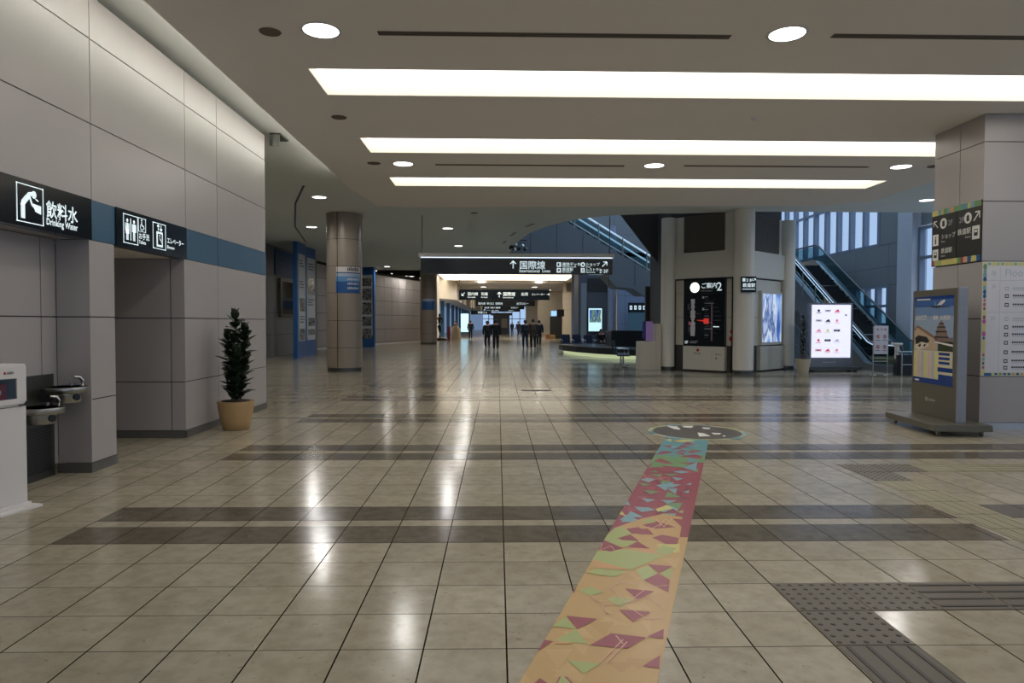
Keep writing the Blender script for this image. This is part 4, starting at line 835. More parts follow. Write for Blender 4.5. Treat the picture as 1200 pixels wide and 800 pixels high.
QB(0, 0, 1, .05, M_NAVY); QB(0, .05, 1, .16, mat('poster_midblue', (64, 100, 156), rough=.15)); QB(0, .3, 1, .62, mat('poster_paleblue', (146, 164, 186), rough=.15))
QP([(.52, .165), (.58, .15), (.68, .085), (.76, .06), (.80, .065), (.79, .09), (.72, .13), (.62, .175), (.54, .182)], M_WHITE, .001); QP([(.52, .085), (.55, .085), (.585, .155), (.545, .165)], mat('poster_tail_blue', (90, 150, 200), rough=.2), .0012); QP([(.40, .15), (.56, .148), (.66, .135), (.70, .15), (.92, .165), (.93, .172), (.66, .175), (.58, .185), (.40, .158)], mat('poster_wing', (60, 66, 80), rough=.2), .0014)
QP([(.06, .03), (.42, .035), (.42, .055), (.06, .05)], M_WHITE, .001)
b.build('aeroplane_picture', ps)
b = MB(F); b.text('仙台空港', .085, Q(.04, .335)[0], Q(.04, .355)[1], zz + .002, M_WHITE, sx=.9, bold=.001); b.text('・福島・会津若松', .072, Q(.44, .335)[0], Q(.44, .352)[1], zz + .002, M_WHITE, sx=.9, bold=.001); b.build('headline', ps)
b = MB(F)
M_ROOF = mat('poster_roof', (134, 104, 84), rough=.2); M_BUSD = mat('poster_bus_dark', (46, 42, 44), rough=.2)
QP([(0, .52), (.10, .46), (.62, .66), (.62, .82), (0, .82)], mat('poster_wall', (186, 164, 138), rough=.2), .0005); QP([(0, .50), (.10, .44), (.64, .64), (.6, .67), (.08, .48), (0, .54)], M_ROOF, .001); QP([(.03, .64), (.12, .60), (.34, .62), (.42, .68), (.36, .72), (.05, .74)], M_BUSD, .0015)
QP([(.02, .76), (.2, .70), (.4, .72), (.4, .76), (.15, .83), (.02, .81)], mat('poster_cream', (206, 196, 176), rough=.2), .002); QP([(.1, .77), (.16, .73), (.2, .73), (.17, .78)], M_BUSD, .0022); QP([(.24, .76), (.3, .73), (.33, .73), (.3, .77)], M_BUSD, .0022)
for (u0, u1, v0, v1) in ((.66, .76, .37, .42), (.62, .80, .42, .47), (.58, .84, .47, .54), (.56, .88, .54, .62)):
    QP([((u0 + .03), v0), (u1 - .03, v0), (u1, v1), (u0, v1)], mat('poster_castle', (130, 110, 104), rough=.2), .0012); QP([(u0 - .02, v1 - .012), (u1 + .02, v1 - .012), (u1, v1 + .006), (u0, v1 + .006)], M_BUSD, .0016)
QB(.55, .62, .98, .70, MATS['poster_castle'], .001); QB(.64, .68, 1, .83, mat('poster_dark_green', (58, 66, 46), rough=.2), .0018); QP([(.55, .68), (1, .72), (1, .75), (.55, .70)], M_WHITE, .0025)
b.build('townscape_picture', ps)
b = MB(F); VS[0] = 1.0
QB(0, .62, 1, .955, mat('poster_table', (200, 194, 164), rough=.2), .0026); 
for k in range(7): QB(.02 + k * .092, .64, .02 + k * .092 + .07, .93, [mat('tbl_a', (206, 200, 140), rough=.2), mat('tbl_b', (206, 176, 176), rough=.2), mat('tbl_c', (176, 178, 176), rough=.2)][k % 3], .0030)
for k in range(3): QB(.66, .635 + k * .05, .93, .665 + k * .05, M_NAVY, .0032)
QB(.64, .80, 1, .85, M_NAVY, .0034); QB(.66, .88, 1, .94, M_NAVY, .0034); QB(0, .94, 1, 1.0, M_NAVY, .0034); QB(.04, .965, .16, .985, M_WHITE, .0045)
b.build('timetable_print', ps)
b = MB(F); b.disc((.44, .42), .03, M_TXTP, z=.002); b.disc((.44, .42), .018, M_ST, z=.003); b.text('SENDAI', .05, .49, .40, .002, M_TXTP, sx=1.1); b.build('maker_mark', t)

# ================================================================= INFORMATION CORE (between the round columns)
Ac, Bc, Cc = (5.68, 22.8), (7.58, 21.0), (9.88, 23.2)
column('pillar_core_left', Ac[0], Ac[1], .23, CU, M_ROUND, [], rings=False); column('pillar_core_front', Bc[0], Bc[1], .31, CU, M_ROUND, [], rings=False); column('pillar_core_right', Cc[0], Cc[1], .23, CU, M_ROUND, [], rings=False)
M_CORE = mat('core_panel', (206, 202, 190), rough=.45, metal=.15, var=.03); M_LOUV = mat('louvre_brown', (104, 96, 86), rough=.5)
fa = (5.74, 22.96); fb = (7.56, 21.24); fc = (9.85, 23.35)
d1 = Vector((fb[0] - fa[0], fb[1] - fa[1], 0)); L1 = d1.length; d2 = Vector((fc[0] - fb[0], fc[1] - fb[1], 0)); L2 = d2.length
F1 = fr((fa[0], fa[1], 0), d1); F2 = fr((fb[0], fb[1], 0), d2)
b = MB(); b.prism([(fa[0] + .1, fa[1] + .12), (fb[0], fb[1] + .14), (fc[0] - .1, fc[1] + .12), (fc[0] - .1, 26.2), (fa[0] + .1, 26.2)], 0, CA - 3, mat('core_dark', (70, 66, 62), rough=.7)); struct(b.build('wall_core'))
for nm, F, L in (('wall_core_left', F1, L1), ('wall_core_right', F2, L2)):
    b = MB(F)
    for z0, z1 in ((.85, 1.75), (1.76, 2.52), (2.53, 2.98)):
        b.box((.28, z0, -.06), (L - .3, z1, 0), M_CORE)
    b.box((.1, 3.02, -.05), (L - .05, 3.86, .12), M_CORE)
    for k in range(42): b.box((.55, 3.9 + k * .028, -.03), (L - .5, 3.916 + k * .028, .02), M_LOUV)
    b.box((.1, 3.86, -.06), (.56, CU, .02), M_CORE); b.box((L - .52, 3.86, -.06), (L - .1, CU, .02), M_CORE); b.box((.55, 3.86, -.06), (L - .5, CU, -.035), M_LOUV)
    b.box((.3, 0, -.04), (L - .3, .85, -.01), mat('core_kick', (62, 60, 58), rough=.5)); struct(b.build(nm))
# map board
t = empty('map_board', (6.6, 22, .8), 'black lit terminal map board reading ご案内 2 under a round lamp', 'information board')
b = MB(F1); b.box((.64, .83, .0), (2.06, 3.0, .14), M_SIGN); b.build('case', t)
G1 = F1 @ Matrix.Translation((0, 0, .143)); b = MB(G1)
b.cyl_ = None
b.disc((1.03, 2.72), .165, mat('round_lamp', (240, 244, 226), emit=(240, 246, 225), es=1.7), z=0)
b.disc((1.03, 2.72), .05, mat('lamp_ring', (190, 196, 176), emit=(200, 206, 186), es=.8), z=.002); b.disc((1.03, 2.72), .035, MATS['round_lamp'], z=.004)
b.text('ご案内', .19, 1.24, 2.70, .001, M_TXT, bold=.002); b.text('Information', .085, 1.24, 2.58, .001, M_SKYTXT); b.text('2', .38, 1.78, 2.60, .001, M_TXT, bold=.002); b.build('header', t)
b = MB(G1); M_MG = mat('map_grey', (150, 146, 146), rough=.4, emit=(150, 146, 146), es=.2); M_MD = mat('map_dark', (60, 62, 70), rough=.4)
b.box((.70, 2.52, 0), (2.0, 2.525, .001), M_MD)
rr = random.Random(5)
for k in range(16): w = .04 + rr.random() * .05; b.box((.97 - w, 1.15 + k * .075, 0), (.97 + w, 1.15 + k * .075 + .074, .001), M_MG)
b.box((.8, 1.27, 0), (.88, 1.45, .001), M_MD); b.box((.78, 2.0, 0), (.88, 2.2, .001), M_MD); b.box((.82, 1.5, 0), (.87, 1.62, .001), mat('map_pink', (170, 90, 110), emit=(170, 80, 100), es=.2)); b.box((.85, 1.88, 0), (1.25, 1.885, .001), M_SKYTXT)
M_MR = mat('map_red', (200, 50, 40), emit=(210, 50, 40), es=.5); b.box((1.35, 1.55, .001), (1.53, 1.72, .002), M_MR); b.poly([(1.35, 1.62, .001), (1.35, 1.67, .001), (1.12, 1.67, .001), (1.12, 1.655, .001)][::-1], M_MR)
for k in range(20):
    yy = 2.4 - k * .068; b.box((1.38, yy, 0), (1.38 + .1 + .25 * rr.random(), yy + .018, .001), M_MD if k % 3 else M_SKYTXT)
    if k % 2: b.box((1.68, yy, 0), (1.70 + .25 * rr.random(), yy + .018, .001), M_MD)
b.box((1.30, 2.36, 0), (1.36, 2.43, .001), M_MG); b.box((1.3, 1.98, 0), (1.37, 2.06, .001), M_MG); b.box((1.6, 1.0, 0), (1.66, 2.2, .0008), mat('map_mauve', (110, 90, 110))); b.box((1.68, 1.44, 0), (1.88, 1.47, .002), M_TXT)
b.text('1F', .13, .68, .90, .001, M_TXT, bold=.002); b.box((.87, .92, 0), (1.1, .94, .001), M_SKYTXT); b.box((.87, .97, 0), (1.15, .99, .001), M_SKYTXT); b.build('map_print', t)
t = empty('fire_cabinet', (6.6, 22, 0), 'pale hydrant cabinet with small red dot under the black map board', 'cabinet')
b = MB(F1); b.box((.64, .06, .0), (2.08, .82, .16), M_CORE); b.build('body', t)
b = MB(F1); b.box((.66, .08, .16), (1.66, .80, .168), M_CORE); b.box((1.675, .08, .16), (2.06, .80, .168), M_CORE); b.build('door', t)
b = MB(F1 @ Matrix.Translation((0, 0, .17))); b.disc((1.17, .70), .05, M_RED, z=.001); b.text('消火栓', .085, 1.02, .56, .001, M_TXTD); b.text('放水口', .075, 1.76, .55, .001, M_TXTD); b.box((1.78, .42, 0), (1.82, .48, .001), M_TXTD); b.build('lettering', t)
t = empty('fire_bell', (7.2, 21.5, 1.1), 'red round alarm lamp above a red push button beside the map board', 'fire alarm')
b = MB(F1 @ Matrix.Translation((2.25, 1.30, 0))); b.loft([((0, 0, 0), .06, .06), ((0, 0, .05), .05, .05), ((0, 0, .075), .02, .02)], mat('alarm_red', (150, 40, 36), rough=.3)); b.build('lamp', t)
b = MB(F1 @ Matrix.Translation((2.25, 1.08, 0))); b.loft([((0, 0, 0), .095, .095), ((0, 0, .03), .09, .09)], M_RED); b.loft([((0, 0, .03), .03, .03), ((0, 0, .045), .03, .03)], M_BLACK); b.build('push_button', t)
t = empty('column_sign', (7.58, 20.65, 2.6), 'small dark sign with arrow on the middle round core column', 'sign')
b = MB(fr((0, 20.66, 0), (1, 0, 0))); b.box((7.36, 2.5, 0), (7.82, 2.98, .04), M_SIGN); b.build('plate', t)
b = MB(fr((0, 20.615, 0), (1, 0, 0))); b.box((7.40, 2.83, 0), (7.48, 2.93, .001), M_TXT); b.text('2·3F', .12, 7.51, 2.83, .001, M_TXT, bold=.002); arrow(b, 7.76, 2.88, .1, 45, M_TXT, .16); b.text('鉄道駅', .13, 7.40, 2.67, .001, M_TXT, bold=.002); b.box((7.40, 2.59, 0), (7.78, 2.61, .001), M_TXT); b.build('lettering', t)
t = empty('lit_poster', (8.8, 22.4, .9), 'glowing blue and white poster case on the right face of the core', 'poster')
b = MB(F2); b.box((1.22, .86, 0), (2.72, 2.62, .10), M_CORE); b.build('case', t)
b = MB(F2); b.box((1.30, .95, .1), (2.64, 2.53, .105), poster('lit_blue_picture', [(40, 70, 130), (70, 110, 190), (150, 180, 225), (225, 235, 250), (60, 90, 150), (190, 205, 235), (90, 130, 200)], scale=1.6, es=.6, stretch=(1, 1, .35), detail=4)); b.build('lit_picture', t)
b = MB(F2); b.box((1.10, .05, 0), (2.78, .82, .14), M_CORE); tag(b.build('service_cabinet'), 'pale low cabinet under the glowing blue poster', 'cabinet')

# white cabinet, stepped unit, brochure board, blue seats
M_WARM = mat('warm_white_laminate', (198, 190, 174), rough=.5)
b = MB(); b.box((4.72, 22.62, 0), (5.25, 23.3, .95), M_WARM); tag(b.build('low_cabinet', bevel=.01), 'plain cream waist-high cabinet left of the round core column', 'cabinet')
b = MB(); b.box((5.255, 22.65, 0), (5.43, 23.35, 1.54), M_WARM); tag(b.build('tall_cabinet', bevel=.01), 'narrow taller cream unit between low cabinet and round column', 'cabinet')
t = empty('poster_easel', (5.1, 23, .95), 'small blue and pink poster standing upright on the cream cabinet', 'poster')
b = MB(); b.box((4.98, 22.9, .955), (5.2, 22.93, 1.62), mat('lilac_poster', (150, 120, 170), rough=.3, emit=(140, 110, 170), es=.15)); b.build('right_half', t)
b = MB(); b.box((4.86, 22.9, 1.05), (4.975, 22.93, 1.62), mat('indigo_poster', (50, 50, 130), rough=.3)); b.box((4.9, 22.88, .955), (5.1, 22.98, .97), M_BLACK); b.build('left_half', t)

# lit shop board on wheels
t = empty('lit_shop_board', (10.8, 22.1, 0), 'brightly lit white board of shop logos on a grey wheeled base', 'display board')
b = MB(); b.box((10.05, 21.85, .06), (11.75, 22.55, .16), M_STEELD)
for x in (10.2, 11.6): b.box((x - .05, 21.95, 0), (x + .05, 22.05, .06), M_BLACK); b.box((x - .05, 22.35, 0), (x + .05, 22.45, .06), M_BLACK)
b.build('base', t)
b = MB(); b.box((10.1, 22.02, .16), (11.52, 22.2, 2.23), mat('silver_grey_frame', (130, 134, 144), rough=.35, metal=.5)); b.build('frame', t)
G = fr((10.1, 22.015, 0), (1, 0, 0)); b = MB(G); b.box((.07, .46, 0), (1.35, 2.17, .005), mat('lit_white_sheet', (225, 225, 235), rough=.3, emit=(222, 222, 245), es=.85)); b.build('lit_sheet', t)
b = MB(G); rr = random.Random(12); lg = [mat('logo_red', (220, 90, 100), emit=(220, 90, 100), es=.5), mat('logo_dark', (90, 80, 100)), mat('logo_pink', (230, 150, 170), emit=(230, 150, 170), es=.5), mat('logo_lilac', (190, 190, 215), emit=(190, 190, 215), es=.5), mat('logo_yellow', (220, 215, 120), emit=(220, 215, 120), es=.5)]
for j in range(5):
    for i in range(3):
        m = lg[(i * 2 + j * 3 + rr.randint(0, 1)) % 5]; cx_, cy_ = .30 + i * .30, 1.98 - j * .32; k = (i + j) % 3
        if k == 0: b.disc((cx_, cy_), .045, m, z=.007); b.box((cx_ - .08, cy_ - .085, .005), (cx_ + .08, cy_ - .065, .007), m)
        elif k == 1: b.box((cx_ - .10, cy_ - .035, .005), (cx_ + .10, cy_ + .035, .007), m); b.box((cx_ - .05, cy_ - .02, .007), (cx_ + .04, cy_ + .02, .008), M_WHITE)
        else: b.poly([(cx_ - .09, cy_ - .04, .007), (cx_ + .09, cy_ - .04, .007), (cx_ + .03, cy_ + .05, .007), (cx_ - .03, cy_ + .02, .007)], m); b.box((cx_ - .09, cy_ - .075, .005), (cx_ + .09, cy_ - .06, .007), m)
b.disc((1.19, 1.84), .03, lg[1], z=.007); b.build('logos', t)
b = MB(G); b.text('SENDAI AIRPORT', .055, .45, .29, .002, M_TXTP); b.build('maker_mark', t)
# small plant there
px, py = 9.72, 21.6
t = empty('potted_plant', (px, py, 0), 'slim dark plant in a cream pot beside the lit shop board', 'potted plant')
b = MB(); b.loft([((px, py, 0), .15, .15), ((px, py, .05), .17, .17), ((px, py, .42), .235, .235), ((px, py, .44), .235, .235)], mat('cream_pot', (196, 184, 158), rough=.5)); b.loft([((px, py, .441), .21, .21), ((px, py, .442), .01, .01)], M_SOIL); b.build('pot', t)
b = MB(); b.tube([(px, py, .4), (px + .02, py, 1.1), (px, py, 1.75)], [.02, .016, .01], M_STEM); b.tube([(px - .05, py, .4), (px - .08, py, 1.1), (px - .1, py, 1.5)], [.015, .012, .008], M_STEM); b.build('stem', t)
b = MB()
for i in range(70):
    h = .55 + 1.25 * (i / 70); a = i * 2.4; leaf(b, (px + (R.random() - .5) * .1, py, h), (math.cos(a), math.sin(a), .5 + R.random()), .22 + .1 * R.random(), .07, M_LEAF, .5)
b.build('foliage', t)

# prohibition notice on two posts with a rail
t = empty('notice_stand', (11.6, 20.6, 0), 'white notice with six red prohibition circles on thin metal posts', 'sign')
b = MB(); 
for x in (11.42, 11.86): b.tube([(x, 20.6, 0), (x, 20.6, 1.5)], .014, M_STEEL); b.loft([((x, 20.6, 0), .10, .10), ((x, 20.6, .015), .09, .09)], M_STEEL)
b.tube([(11.42, 20.6, .52), (11.86, 20.6, .52)], .012, M_STEEL); b.tube([(11.42, 20.6, .42), (11.86, 20.6, .42)], .012, M_STEEL); b.build('posts', t)
b = MB(); b.box((11.43, 20.57, .64), (11.86, 20.585, 1.5), mat('notice_white', (206, 206, 216), rough=.3)); b.build('panel', t)
b = MB(fr((11.43, 20.565, 0), (1, 0, 0)))
for (x, y, r_) in ((.1, 1.39, .035), (.22, 1.39, .03), (.33, 1.39, .035), (.11, 1.17, .06), (.32, 1.17, .06), (.11, .86, .06), (.32, .86, .06)):
    b.disc((x, y), r_, M_RED, z=.001, n=20); b.disc((x, y), r_ * .78, MATS['notice_white'], z=.002, n=20); b.box((x - r_ * .3, y - r_ * .5, .002), (x + r_ * .3, y + r_ * .5, .003), M_TXTD); seg2(b, (x - r_ * .6, y + r_ * .6), (x + r_ * .6, y - r_ * .6), r_ * .2, M_RED, .004)
for x in (.11, .32): b.box((x - .07, 1.05, 0), (x + .07, 1.065, .001), M_TXTD); b.box((x - .07, .74, 0), (x + .07, .755, .001), M_TXTD)
b.build('prohibition_marks', t)

# ================================================================= ESCALATOR going up away from the camera
M_ESC = mat('escalator_grey_cladding', (112, 116, 124), rough=.35, metal=.5); M_STEP = mat('escalator_step', (44, 48, 52), rough=.5, metal=.4); M_RUB = mat('black_handrail', (24, 26, 30), rough=.3)
def escalator(xl, xr, y0, lb, zt=4.1, mat_=M_ESC):
    t = empty('escalator', ((xl + xr) / 2, y0, 0), lb, 'escalator')
    g = math.tan(math.radians(30)); yb = y0 + 1.2; yt = yb + zt / g; ye = yt + 2.4
    path = lambda dz: [(y0 - .2, dz), (yb, dz), (yb + .3, dz + .08), (yt, zt + dz - .08), (yt + .3, zt + dz), (ye, zt + dz)]
    b = MB()
    for x in (xl - .28, xr + .05):      # side cladding
        up = path(.22); lo = [(y, max(0.0, z - 1.05) if i > 1 else 0.0) for i, (y, z) in enumerate(path(.0))]
        lo = [(y0 - .2, 0), (yb + .9, 0.0), (yt + .5, zt - 1.0), (ye, zt - 1.0)]
        prof = up + lo[::-1]; n = len(prof); vs = [(x, p[0], p[1]) for p in prof] + [(x + .23, p[0], p[1]) for p in prof]
        b.add(vs, [tuple(range(n)), tuple(range(n, 2 * n))[::-1]] + [(i, n + i, n + (i + 1) % n, (i + 1) % n) for i in range(n)], mat_)
    b.build('side_cladding', t)
    b = MB()
    for x in (xl, xr - .03):
        for (ya, za), (yc, zc) in zip(path(.2)[:-1], path(.2)[1:]): b.add([(x, ya, za - .2), (x, yc, zc - .2), (x, yc, zc + .06), (x, ya, za + .06), (x + .03, ya, za - .2), (x + .03, yc, zc - .2), (x + .03, yc, zc + .06), (x + .03, ya, za + .06)], [(0, 1, 2, 3), (7, 6, 5, 4), (3, 2, 6, 7)], M_STEEL)
    b.build('skirt', t)
    b = MB(); n = int((yt - yb) / .4) ; 
    b.box((xl + .03, y0 - .2, 0), (xr - .03, yb, .012), M_STEEL); b.box((xl + .03, yt + .1, zt - .02), (xr - .03, ye, zt), M_STEEL)
    for k in range(n):
        y = yb + k * (yt - yb) / n; z1 = zt * (k + 1) / n; b.box((xl + .03, y, z1 - .30), (xr - .03, y + .42, z1 - .02), M_STEP); b.box((xl + .03, y - .004, z1 - .05), (xr - .03, y + .02, z1 - .018), M_STEEL if k % 4 == 0 else M_STEP)
    b.build('steps', t)
    for x in (xl - .10, xr + .10):
        b = MB(); 
        for (ya, za), (yc, zc) in zip(path(.25)[:-1], path(.25)[1:]): b.add([(x - .006, ya, za), (x - .006, yc, zc), (x - .006, yc, zc + .62), (x - .006, ya, za + .62), (x + .006, ya, za), (x + .006, yc, zc), (x + .006, yc, zc + .62), (x + .006, ya, za + .62)], [(0, 3, 2, 1), (4, 5, 6, 7)], M_GLASST)
        b.build('glass_balustrade', t)
        b = MB(); top = [(x, y, z) for y, z in path(.92)]; nb = [(x, y0 - .2 - .28 * math.sin(a), .62 + .30 * math.cos(a)) for a in [math.pi * i / 8 for i in range(9)]]
        ne = [(x, ye + .28 * math.sin(a), zt + .62 + .30 * math.cos(a)) for a in [math.pi * i / 8 for i in range(9)]]
        b.tube(nb[::-1] + top[1:-1] + ne, .036, M_RUB, n=8); b.build('handrail', t)
        if x > xr: continue
        b = MB(); b.tube([(x - .03, y, z - .05) for y, z in path(.92)], .022, mat('rail_light_strip', (200, 220, 235), rough=.3, metal=.3, emit=(190, 215, 235), es=.45), n=6); b.build('rail_trim', t)
    return t
escalator(12.65, 13.9, 21.45, 'escalator rising away from the lit shop board beside the slate wall')
# guard rail posts on its left
t = empty('guard_rail', (11.2, 24.5, 0), 'slim steel guard rail posts along the left side of the right escalator', 'railing')
g = math.tan(math.radians(30))
for y in (24.0, 25.2, 26.3, 27.4, 28.6): z = (y - 22.65) * g; b = MB(); b.tube([(12.28, y, max(0, z - .1)), (12.28, y, z + .95)], .02, M_STEEL); b.build('post', t)
b = MB(); b.tube([(12.28, 22.9, 1.05), (12.28, 28.8, 1.05 + 5.9 * g)], .02, mat('bright_rail', (210, 220, 226), rough=.2, metal=.8)); b.build('rail', t)
# landing and enclosure under the escalator
b = MB(); b.box((10.4, 32.2, 3.75), (XR, 36.0, 4.08), M_PANELD); b.box((10.4, 32.0, 3.3), (XR, 32.2, 4.08), M_PANELD); struct(b.build('floor_landing'))
b = MB(); n = 6
b.add([(12.2, 23.3, 0), (12.2, 31.0, 0), (12.2, 31.0, 3.2), (12.2, 25.2, .05), (12.26, 23.3, 0), (12.26, 31.0, 0), (12.26, 31.0, 3.2), (12.26, 25.2, .05)], [(0, 3, 2, 1), (4, 5, 6, 7), (3, 7, 6, 2), (0, 4, 7, 3)], mat('escalator_side_dark', (74, 80, 90), rough=.5)); struct(b.build('wall_escalator_side'))
# ticket gate like end unit behind poster stand
t = empty('barrier_unit', (12.7, 21.0, 0), 'dark barrier with a white-topped post behind the prohibition notice', 'barrier')
b = MB(); b.box((12.05, 20.42, 0), (13.3, 20.6, .62), M_BLACK); b.tube([(12.0, 20.34, .72), (13.3, 20.34, .72)], .02, M_STEEL); b.tube([(12.15, 20.34, 0), (12.15, 20.34, .72)], .02, M_STEEL); b.tube([(13.2, 20.34, 0), (13.2, 20.34, .72)], .02, M_STEEL); b.tube([(12.15, 20.34, .33), (13.2, 20.34, .33)], .014, M_STEEL); b.build('body', t)
b = MB(); b.cyl((12.1, 20.52), .06, .5, .93, M_WHITE); b.loft([((12.1, 20.52, .90), .10, .10), ((12.1, 20.52, .94), .17, .15), ((12.1, 20.52, .98), .15, .13)], M_WHITE); b.build('white_post', t)

# ---- upper escalator crossing the atrium, rising to the left
t = empty('upper_escalator', (4, 34, 4), 'glass-sided escalator high in the atrium rising to the left', 'escalator')
FU = Matrix.Identity(4); Yu = 34.0; sl = (6.57 - 4.24) / (7.3 - 3.43)
def zu(x): return 4.24 + (7.3 - x) * sl
M_FL = mat('atrium_slate', (104, 108, 114), rough=.5, var=.05)
def slab(b, pts, y0, y1, m):
    n = len(pts); b.add([(p[0], y0, p[1]) for p in pts] + [(p[0], y1, p[1]) for p in pts], [tuple(range(n)), tuple(range(n, 2 * n))[::-1]] + [(i, n + i, n + (i + 1) % n, (i + 1) % n) for i in range(n)], m)
b = MB(); slab(b, [(8.3, 3.9), (7.5, 4.12), (3.4, 6.57), (.6, 8.26), (.6, 4.3), (5.0, 4.3), (5.9, 3.35), (6.7, 3.28), (7.2, 2.95), (8.3, 2.95)], Yu, Yu + 1.9, M_FL)
for x in (1.6, 2.9, 4.2, 5.5, 6.8): b.box((x, Yu - .01, 4.32 if x < 5 else 3.4), (x + .02, Yu, zu(x) - .1), M_GAP)
b.build('flank', t)
b = MB()
for y in (Yu + .1, Yu + 1.7):
    b.add([(7.9, y, 3.98), (.9, y, zu(.9)), (.9, y, zu(.9) + .8), (7.9, y, zu(7.9) + .8)], [(0, 1, 2, 3)], M_GLASST)
b.build('glass_balustrade', t)
for y, m in ((Yu + .1, MATS['rail_light_strip']), (Yu + 1.7, MATS['rail_light_strip'])):
    b = MB(); b.tube([(7.9, y, zu(7.9) + .84), (.9, y, zu(.9) + .84)], .045, m, n=8); b.tube([(7.9, y, zu(7.9) + .12), (.9, y, zu(.9) + .12)], .03, M_STEEL, n=8); b.build('handrail', t)
for x in (1.4, 2.6, 3.8, 5.0, 6.2, 7.4):
    b = MB(); b.tube([(x, Yu + .02, zu(x) - .1), (x, Yu + .02, zu(x) + .86)], .03, M_STEEL, n=8); b.build('post', t)
b = MB()
for k in range(16): x = 7.3 - k * .4; b.box((x - .4, Yu + .25, zu(x) - .1), (x, Yu + 1.55, zu(x) + .13), M_STEP)
b.build('steps', t)
# dark underside block right of it, beside the core
b = MB(); slab(b, [(4.55, 5.46), (3.3, 7.0), (7.5, 8.0), (7.5, 3.7), (5.92, 3.72)], 25.0, 25.2, mat('dark_umber_wall', (64, 56, 52), rough=.8)); struct(b.build('wall_stair_side'))
b = MB(); b.box((5.7, 26.3, 0), (6.6, 26.5, 2.98), MATS['dark_umber_wall']); struct(b.build('wall_core_back'))
t = empty('spotlight_cluster', (.9, 31, 5.4), 'dark cluster of small spotlights hanging at the ceiling edge above the big sign', 'ceiling light')
b = MB()
for i, (x, z) in enumerate([(.55, 4.92), (.75, 5.02), (.92, 4.85), (1.05, 4.98), (1.2, 4.84), (.7, 4.80)]): b.tube([(x, 31, z), (x + .09, 30.9, z + .08)], .07, M_STEEL if i % 2 else M_BLACK, n=8); b.tube([(x, 31, z), (x, 31, 5.3)], .012, M_BLACK, n=6)
b.build('lamp_head', t); b = MB(); b.tube([(.5, 31, 5.3), (1.3, 31, 5.3)], .03, M_BLACK, n=8); b.build('bracket', t)

# ---- slate wall behind the bench with panels, far core
struct(panel_wall('wall_atrium_mid', (7.15, 41.0), (1, 0), [0, .5, 2.2, 2.8, 4.6], [0, 1.5, 3.2, 4.6], mat('blue_slate_panel', (120, 132, 156), rough=.45, metal=.1)))
b = MB(); b.box((4.95, 42.0, 0), (7.0, 44.5, 6.5), mat('dark_core_cladding', (74, 76, 82), rough=.5)); b.box((5.1, 41.96, 0), (5.45, 42, 4.0), M_PANELD); 
for k in range(14): b.box((5.5, 41.95, 3.5 + k * .06), (6.7, 42, 3.53 + k * .06), M_STEELD)
struct(b.build('wall_far_core'))
column('pillar_far_core', 7.0, 42.0, .26, 7.5, mat('blue_grey_column', (140, 146, 164), rough=.4), [], rings=False)
column('pillar_corridor', 5.35, 47.5, .24, CC, MATS['blue_grey_column'], [], rings=False)
t = empty('lit_advert', (6.0, 41.9, 1.1), 'tall glowing screen showing blue trees on the dark far core', 'screen')
b = MB(); b.box((5.52, 41.86, 1.02), (6.42, 41.95, 2.5), M_BLACK); b.build('casing', t)
G = fr((5.52, 41.855, 0), (1, 0, 0)); b = MB(G); b.box((.04, 1.06, 0), (.86, 2.46, .004), mat('lit_pale_sheet', (190, 225, 230), emit=(190, 228, 235), es=.9)); b.build('screen', t)
b = MB(G); b.box((.1, 1.6, .004), (.8, 2.38, .007), poster('forest_picture', [(30, 50, 110), (60, 90, 170), (120, 150, 90), (40, 70, 140), (170, 190, 120)], scale=5, es=.6, stretch=(1, 1, .3))); b.build('picture', t)

# ---- lit curved seating island
isl = empty('seating_island', (6.2, 32, 0), 'curved black seating island with pale green light glowing under its edge', 'bench')
front = [(3.2, 35.7), (3.28, 34.6), (3.75, 32.6), (4.5, 30.8), (5.4, 29.4), (6.4, 28.5), (7.6, 28.3)]
foot = front + [(9.2, 29.2), (9.6, 32), (9.2, 35), (7.5, 36.1), (5, 36.1), (3.6, 36.1)]
cen = Vector((6.4, 33, 0))
def shrink(ps, k): return [(cen.x + (x - cen.x) * k, cen.y + (y - cen.y) * k) for x, y in ps]
b = MB(); b.prism(foot, .17, .46, mat('black_bench_top', (30, 30, 32), rough=.35)); b.build('top', isl, bevel=.02)
b = MB(); b.prism(shrink(foot, .93), 0, .17, mat('island_glow_panel', (190, 205, 160), emit=(205, 218, 170), es=.6)); b.build('light_band', isl)
b = MB(); b.box((5.35, 32.2, .46), (7.6, 33.1, 1.22), M_BLACK); b.box((5.35, 33.1, .46), (9.0, 34.0, 1.16), M_BLACK); b.build('backrest', isl, bevel=.02)
M_SEAT = mat('navy_seat', (38, 48, 70), rough=.45)
